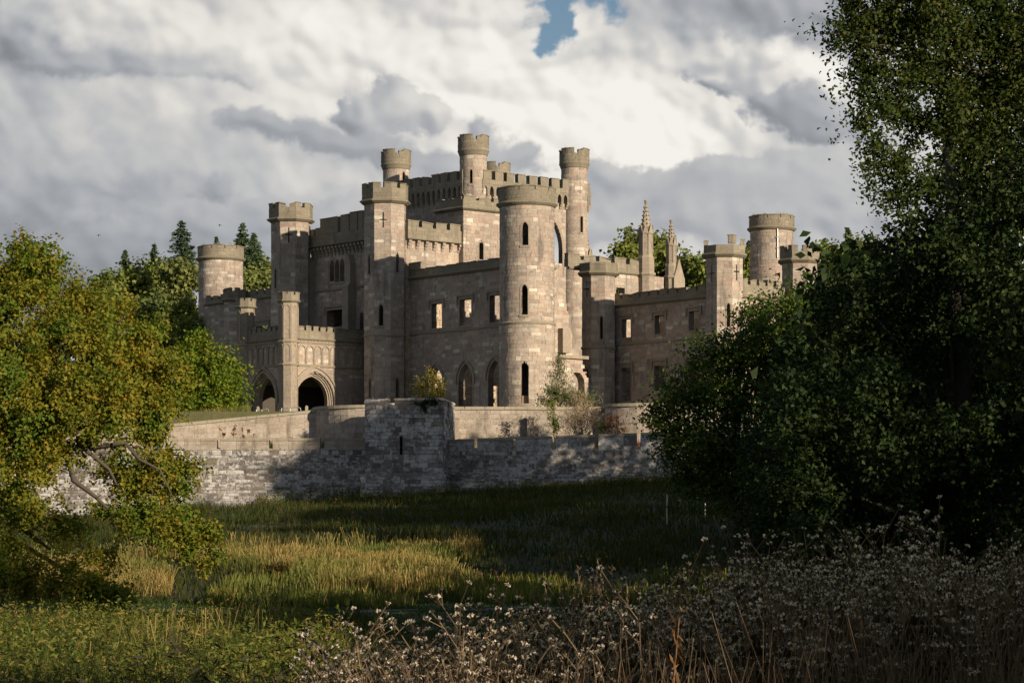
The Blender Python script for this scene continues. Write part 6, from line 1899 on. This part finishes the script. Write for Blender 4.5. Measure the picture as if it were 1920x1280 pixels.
tag(g, 'shaded rough grass in the dip in front of the lawn', 'grass')

# ------------------------------------------------------------------ seeding thistles of the near foreground
def thistle_variant(seed):
    """returns (verts, faces3, material index) for one plant about 1.2 m tall; z = 0 at the ground"""
    r = np.random.default_rng(seed); V, Fc, Mi = [], [], []
    def tri(a, b, c, m_):
        o = len(V); V.extend([a, b, c]); Fc.append((o, o + 1, o + 2)); Mi.append(m_)
    def quad(a, b, c, d_, m_):
        o = len(V); V.extend([a, b, c, d_]); Fc.append((o, o + 1, o + 2)); Mi.append(m_); Fc.append((o, o + 2, o + 3)); Mi.append(m_)
    def stick(a, b, r0, r1):
        dd = unit(b - a); s_ = unit(np.cross(dd, np.array((.3, .9, .2)))); u_ = np.cross(dd, s_)
        for w_ in ((s_, u_) if r0 > .0026 else (s_,)):
            quad(a - w_ * r0, a + w_ * r0, b + w_ * r1, b - w_ * r1, 0)
    H = r.uniform(.95, 1.3); lean = r.normal(size=2) * .12
    spine = [np.array((lean[0] * t * t + .02 * math.sin(9 * t + seed), lean[1] * t * t, H * t)) for t in np.linspace(0, 1, 6)]
    for i in range(5): stick(spine[i], spine[i + 1], .0034 - .0003 * i, .0031 - .0003 * i)
    heads = [spine[-1]]
    for i in range(int(r.integers(8, 15))):
        t = r.uniform(.5, .97); p = np.array((lean[0] * t * t, lean[1] * t * t, H * t)); a = r.uniform(0, 6.28); L = r.uniform(.08, .26) * (1.25 - t * .6)
        q = p + np.array((math.cos(a) * L * .65, math.sin(a) * L * .65, L * .85)); stick(p, q, .0024, .002); heads.append(q)
        for j in range(int(r.integers(0, 3))):
            a2 = a + r.normal() * .8; q2 = q + np.array((math.cos(a2) * .05, math.sin(a2) * .05, r.uniform(-.01, .08))); stick(q - (q - p) * .25, q2, .002, .0015); heads.append(q2)
    for hd in heads:
        big = r.uniform(0, 1)
        # brown cup
        for j in range(2):
            a = j * 3.14 + r.uniform(0, 1); e = np.array((math.cos(a), math.sin(a), 0)); f_ = np.array((-e[1], e[0], 0))
            tri(hd - np.array((0, 0, .018)), hd + e * .012 + np.array((0, 0, .01)), hd + f_ * .012 + np.array((0, 0, .01)), 1)
        if big > .28:
            k = int(r.integers(7, 11)); sz = r.uniform(.010, .020)
            for j in range(k):
                dd = r.normal(size=3); dd[2] = abs(dd[2]) * .8 + .1; dd = dd / np.linalg.norm(dd); s_ = unit(np.cross(dd, r.normal(size=3)))
                tri(hd + dd * sz * .25 - s_ * .006, hd + dd * sz * 1.3, hd + dd * sz * .8 + s_ * .008, 2)
    for i in range(int(r.integers(9, 14))):
        t = r.uniform(.08, .85); p = np.array((lean[0] * t * t, lean[1] * t * t, H * t)); a = r.uniform(0, 6.28); L = r.uniform(.10, .22) * (1.15 - t * .6)
        e = np.array((math.cos(a), math.sin(a), r.uniform(-.9, .25))); f_ = np.array((-math.sin(a), math.cos(a), 0)) * .016
        m_ = p + e * L * .5 + np.array((0, 0, .03)); quad(p, m_ + f_, p + e * L - np.array((0, 0, .02)), m_ - f_, 1)
    return np.array(V), np.array(Fc), np.array(Mi)
VAR = [thistle_variant(900 + i) for i in range(9)]
def thistle_field(name, label, x, y, sc, rng):
    vs, fs, ms, o = [], [], [], 0
    z = gz(x, y); vi = rng.integers(0, len(VAR), len(x)); an = rng.uniform(0, 6.28, len(x))
    for i in range(len(x)):
        V_, F_, M_ = VAR[vi[i]]; c, s_ = math.cos(an[i]), math.sin(an[i]); k = sc[i]
        W_ = np.empty_like(V_); W_[:, 0] = (V_[:, 0] * c - V_[:, 1] * s_) * k + x[i]; W_[:, 1] = (V_[:, 0] * s_ + V_[:, 1] * c) * k + y[i]; W_[:, 2] = V_[:, 2] * k + z[i] - .05
        vs.append(W_); fs.append(F_ + o); ms.append(M_); o += len(V_)
    me = np_mesh(name, np.concatenate(vs), np.concatenate(fs).ravel(), 3, [M['dry_stem'], M['thistle_leaf'], M['down']], np.concatenate(ms))
    ob = link(name, me, None, 'stuff'); tag(ob, label, 'thistles'); return ob
rt_ = np.random.default_rng(77)
x, y = scatter(5600, -4.4, 9.0, 15, 36, rt_, lambda x, y: np.clip((x / y + 0.075) / 0.05, 0, 1) * np.clip((37 - y) / 8, 0, 1) * np.clip(0.5 + .6 * vnoise(x, y, 1.1, 31), 0, 1))
sc = (0.80 + 0.42 * vnoise(x, y, 1.3, 32)) * rt_.uniform(.72, 1.12, len(x))
x2 = (rt_.uniform(560, 900, 120) - CX) / F; y2 = rt_.uniform(14.3, 16.4, 120); x2 = x2 * y2
x = np.concatenate([x, x2]); y = np.concatenate([y, y2]); sc = np.concatenate([sc, rt_.uniform(.8, 1.12, 120) * np.interp(x2 / y2 * F + CX, [575, 650, 800, 885], [.86, .98, 1.05, .95])])
def crest(px): return np.interp(px, [540, 600, 700, 850, 1000, 1280, 1500, 1700, 1920], [1215, 1205, 1185, 1155, 1165, 1110, 1060, 1030, 1020])
p3 = np.concatenate([rt_.uniform(900, 1960, 230), rt_.uniform(585, 900, 110)]); y3 = rt_.uniform(13.2, 15.6, 340); x3 = (p3 - CX) / F * y3
s3 = ((HY - crest(p3)) / F * y3 - gz(x3, y3)) / 1.15 * rt_.uniform(.84, 1.05, 340) * np.where(p3 < 900, .92, 1.0)
x = np.concatenate([x, x3]); y = np.concatenate([y, y3]); sc = np.concatenate([sc, s3])
thistle_field('thistles', 'mass of seeding thistles with pale downy heads filling the near foreground', x, y, sc, rt_)
x, y = scatter(150000, -7, 9, 12, 36, rt_, lambda x, y: np.clip((x / y + 0.10) / 0.05, 0.0, 1))
g = blades('dry_grass', x, y, gz(x, y), rt_.uniform(.4, 1.15, len(x)), 0.011, 0.3, M['dry_stem'], rt_, simple=True)
tag(g, 'tangle of dry grass and dead stems under the thistles', 'grass')
p4 = rt_.uniform(560, 1980, 5200); y4 = rt_.uniform(12.4, 15.5, 5200); x4 = (p4 - CX) / F * y4
h4 = ((HY - crest(p4)) / F * y4 - gz(x4, y4) - .10) * rt_.uniform(.55, .98, 5200)
g = blades('dead_stems', x4, y4, gz(x4, y4), h4, 0.008, 0.26, M['dry_stem'], rt_, plume=.3)
tag(g, 'upright dead stems standing in front of the thistles', 'weeds')
# dark weeds at the lower west corner, close to the viewer
x, y = scatter(420, -5.0, -0.8, 13, 22, rt_, lambda x, y: 0.25 + 0.75 * np.clip((x / y + 0.21) / 0.16, 0, 1))
leafy_weeds('willowherb', 'dark arching willowherb stems silhouetted along the bottom edge', x, y, rt_.uniform(1.1, 1.75, len(x)) * np.interp(x / y, [-.22, -.1, 0], [1.0, .98, .85]), 'thistle_leaf', rt_, 0.095, 26, 0.17)
x, y = scatter(30000, -7.0, 0, 11, 26, rt_)
g = blades('near_grass', x, y, gz(x, y), rt_.uniform(.3, .9, len(x)), 0.014, 0.45, M['meadow'], rt_, simple=True)
tag(g, 'shaded near grass under the willowherb', 'grass')
# single tall grasses that stand out
def reed(label, px, ytop, Y, mat, seed, h=None, w=.02, group=None, plume=True):
    rng = np.random.default_rng(seed); x = ximg(px, Y); zg = float(gz(x, Y)); zt = zY(ytop, Y); root = empty('tall_grass', (x, Y, zg)); tag(root, label, 'grass stalk', group)
    mb = MB(); H = zt - zg; ln = rng.uniform(-.12, .12); pts = [(ln * H * t * t, .05 * t, H * t) for t in np.linspace(0, 1, 6)]
    mb.tube(pts, [w * (1 - .6 * i / 5) for i in range(6)], 5); mb.build('stem', M[mat], root)
    if plume:
        k = 34; t = rng.uniform(.70, 1.04, k); p = np.stack([ln * H * t * t + rng.normal(size=k) * .022, rng.normal(size=k) * .022, H * t], 1)
        o = link('plume', leaf_mesh('plume', leaf_quads(p, np.full(k, .045 * H + .01), rng, None, 0, .2, .16, .05, np.tile(np.array((ln, 0, 1.)), (k, 1))), M[mat]), root, 'stuff')
    return root
for i, (px, yt) in enumerate([(1072, 1052), (1090, 1065), (1110, 1060), (1125, 1055), (1140, 1075), (1150, 1070), (1160, 1085), (1100, 1090), (1060, 1085), (1135, 1100), (1040, 1100), (1175, 1105), (1020, 1120), (1085, 1110), (1120, 1115)]):
    reed('tall dry grass plume in the feathery clump at the centre of the meadow', px, yt, 38 + (i % 4), 'dry_stem', 700 + i, group='grass plumes rising above the thistles', w=.012)
for i, (px, yt, lab) in enumerate([(718, 1130, 'lone pale grass plume before the dark lawn, taller of two'), (733, 1150, 'lone pale grass plume before the dark lawn, shorter of two')]):
    reed(lab, px, yt, 30, 'straw', 740 + i, w=.01)
reed('orange dry stalk rising out of the shaded thistles near the bottom edge', 1248, 1160, 12.5, 'reed', 750, w=.008, plume=True)
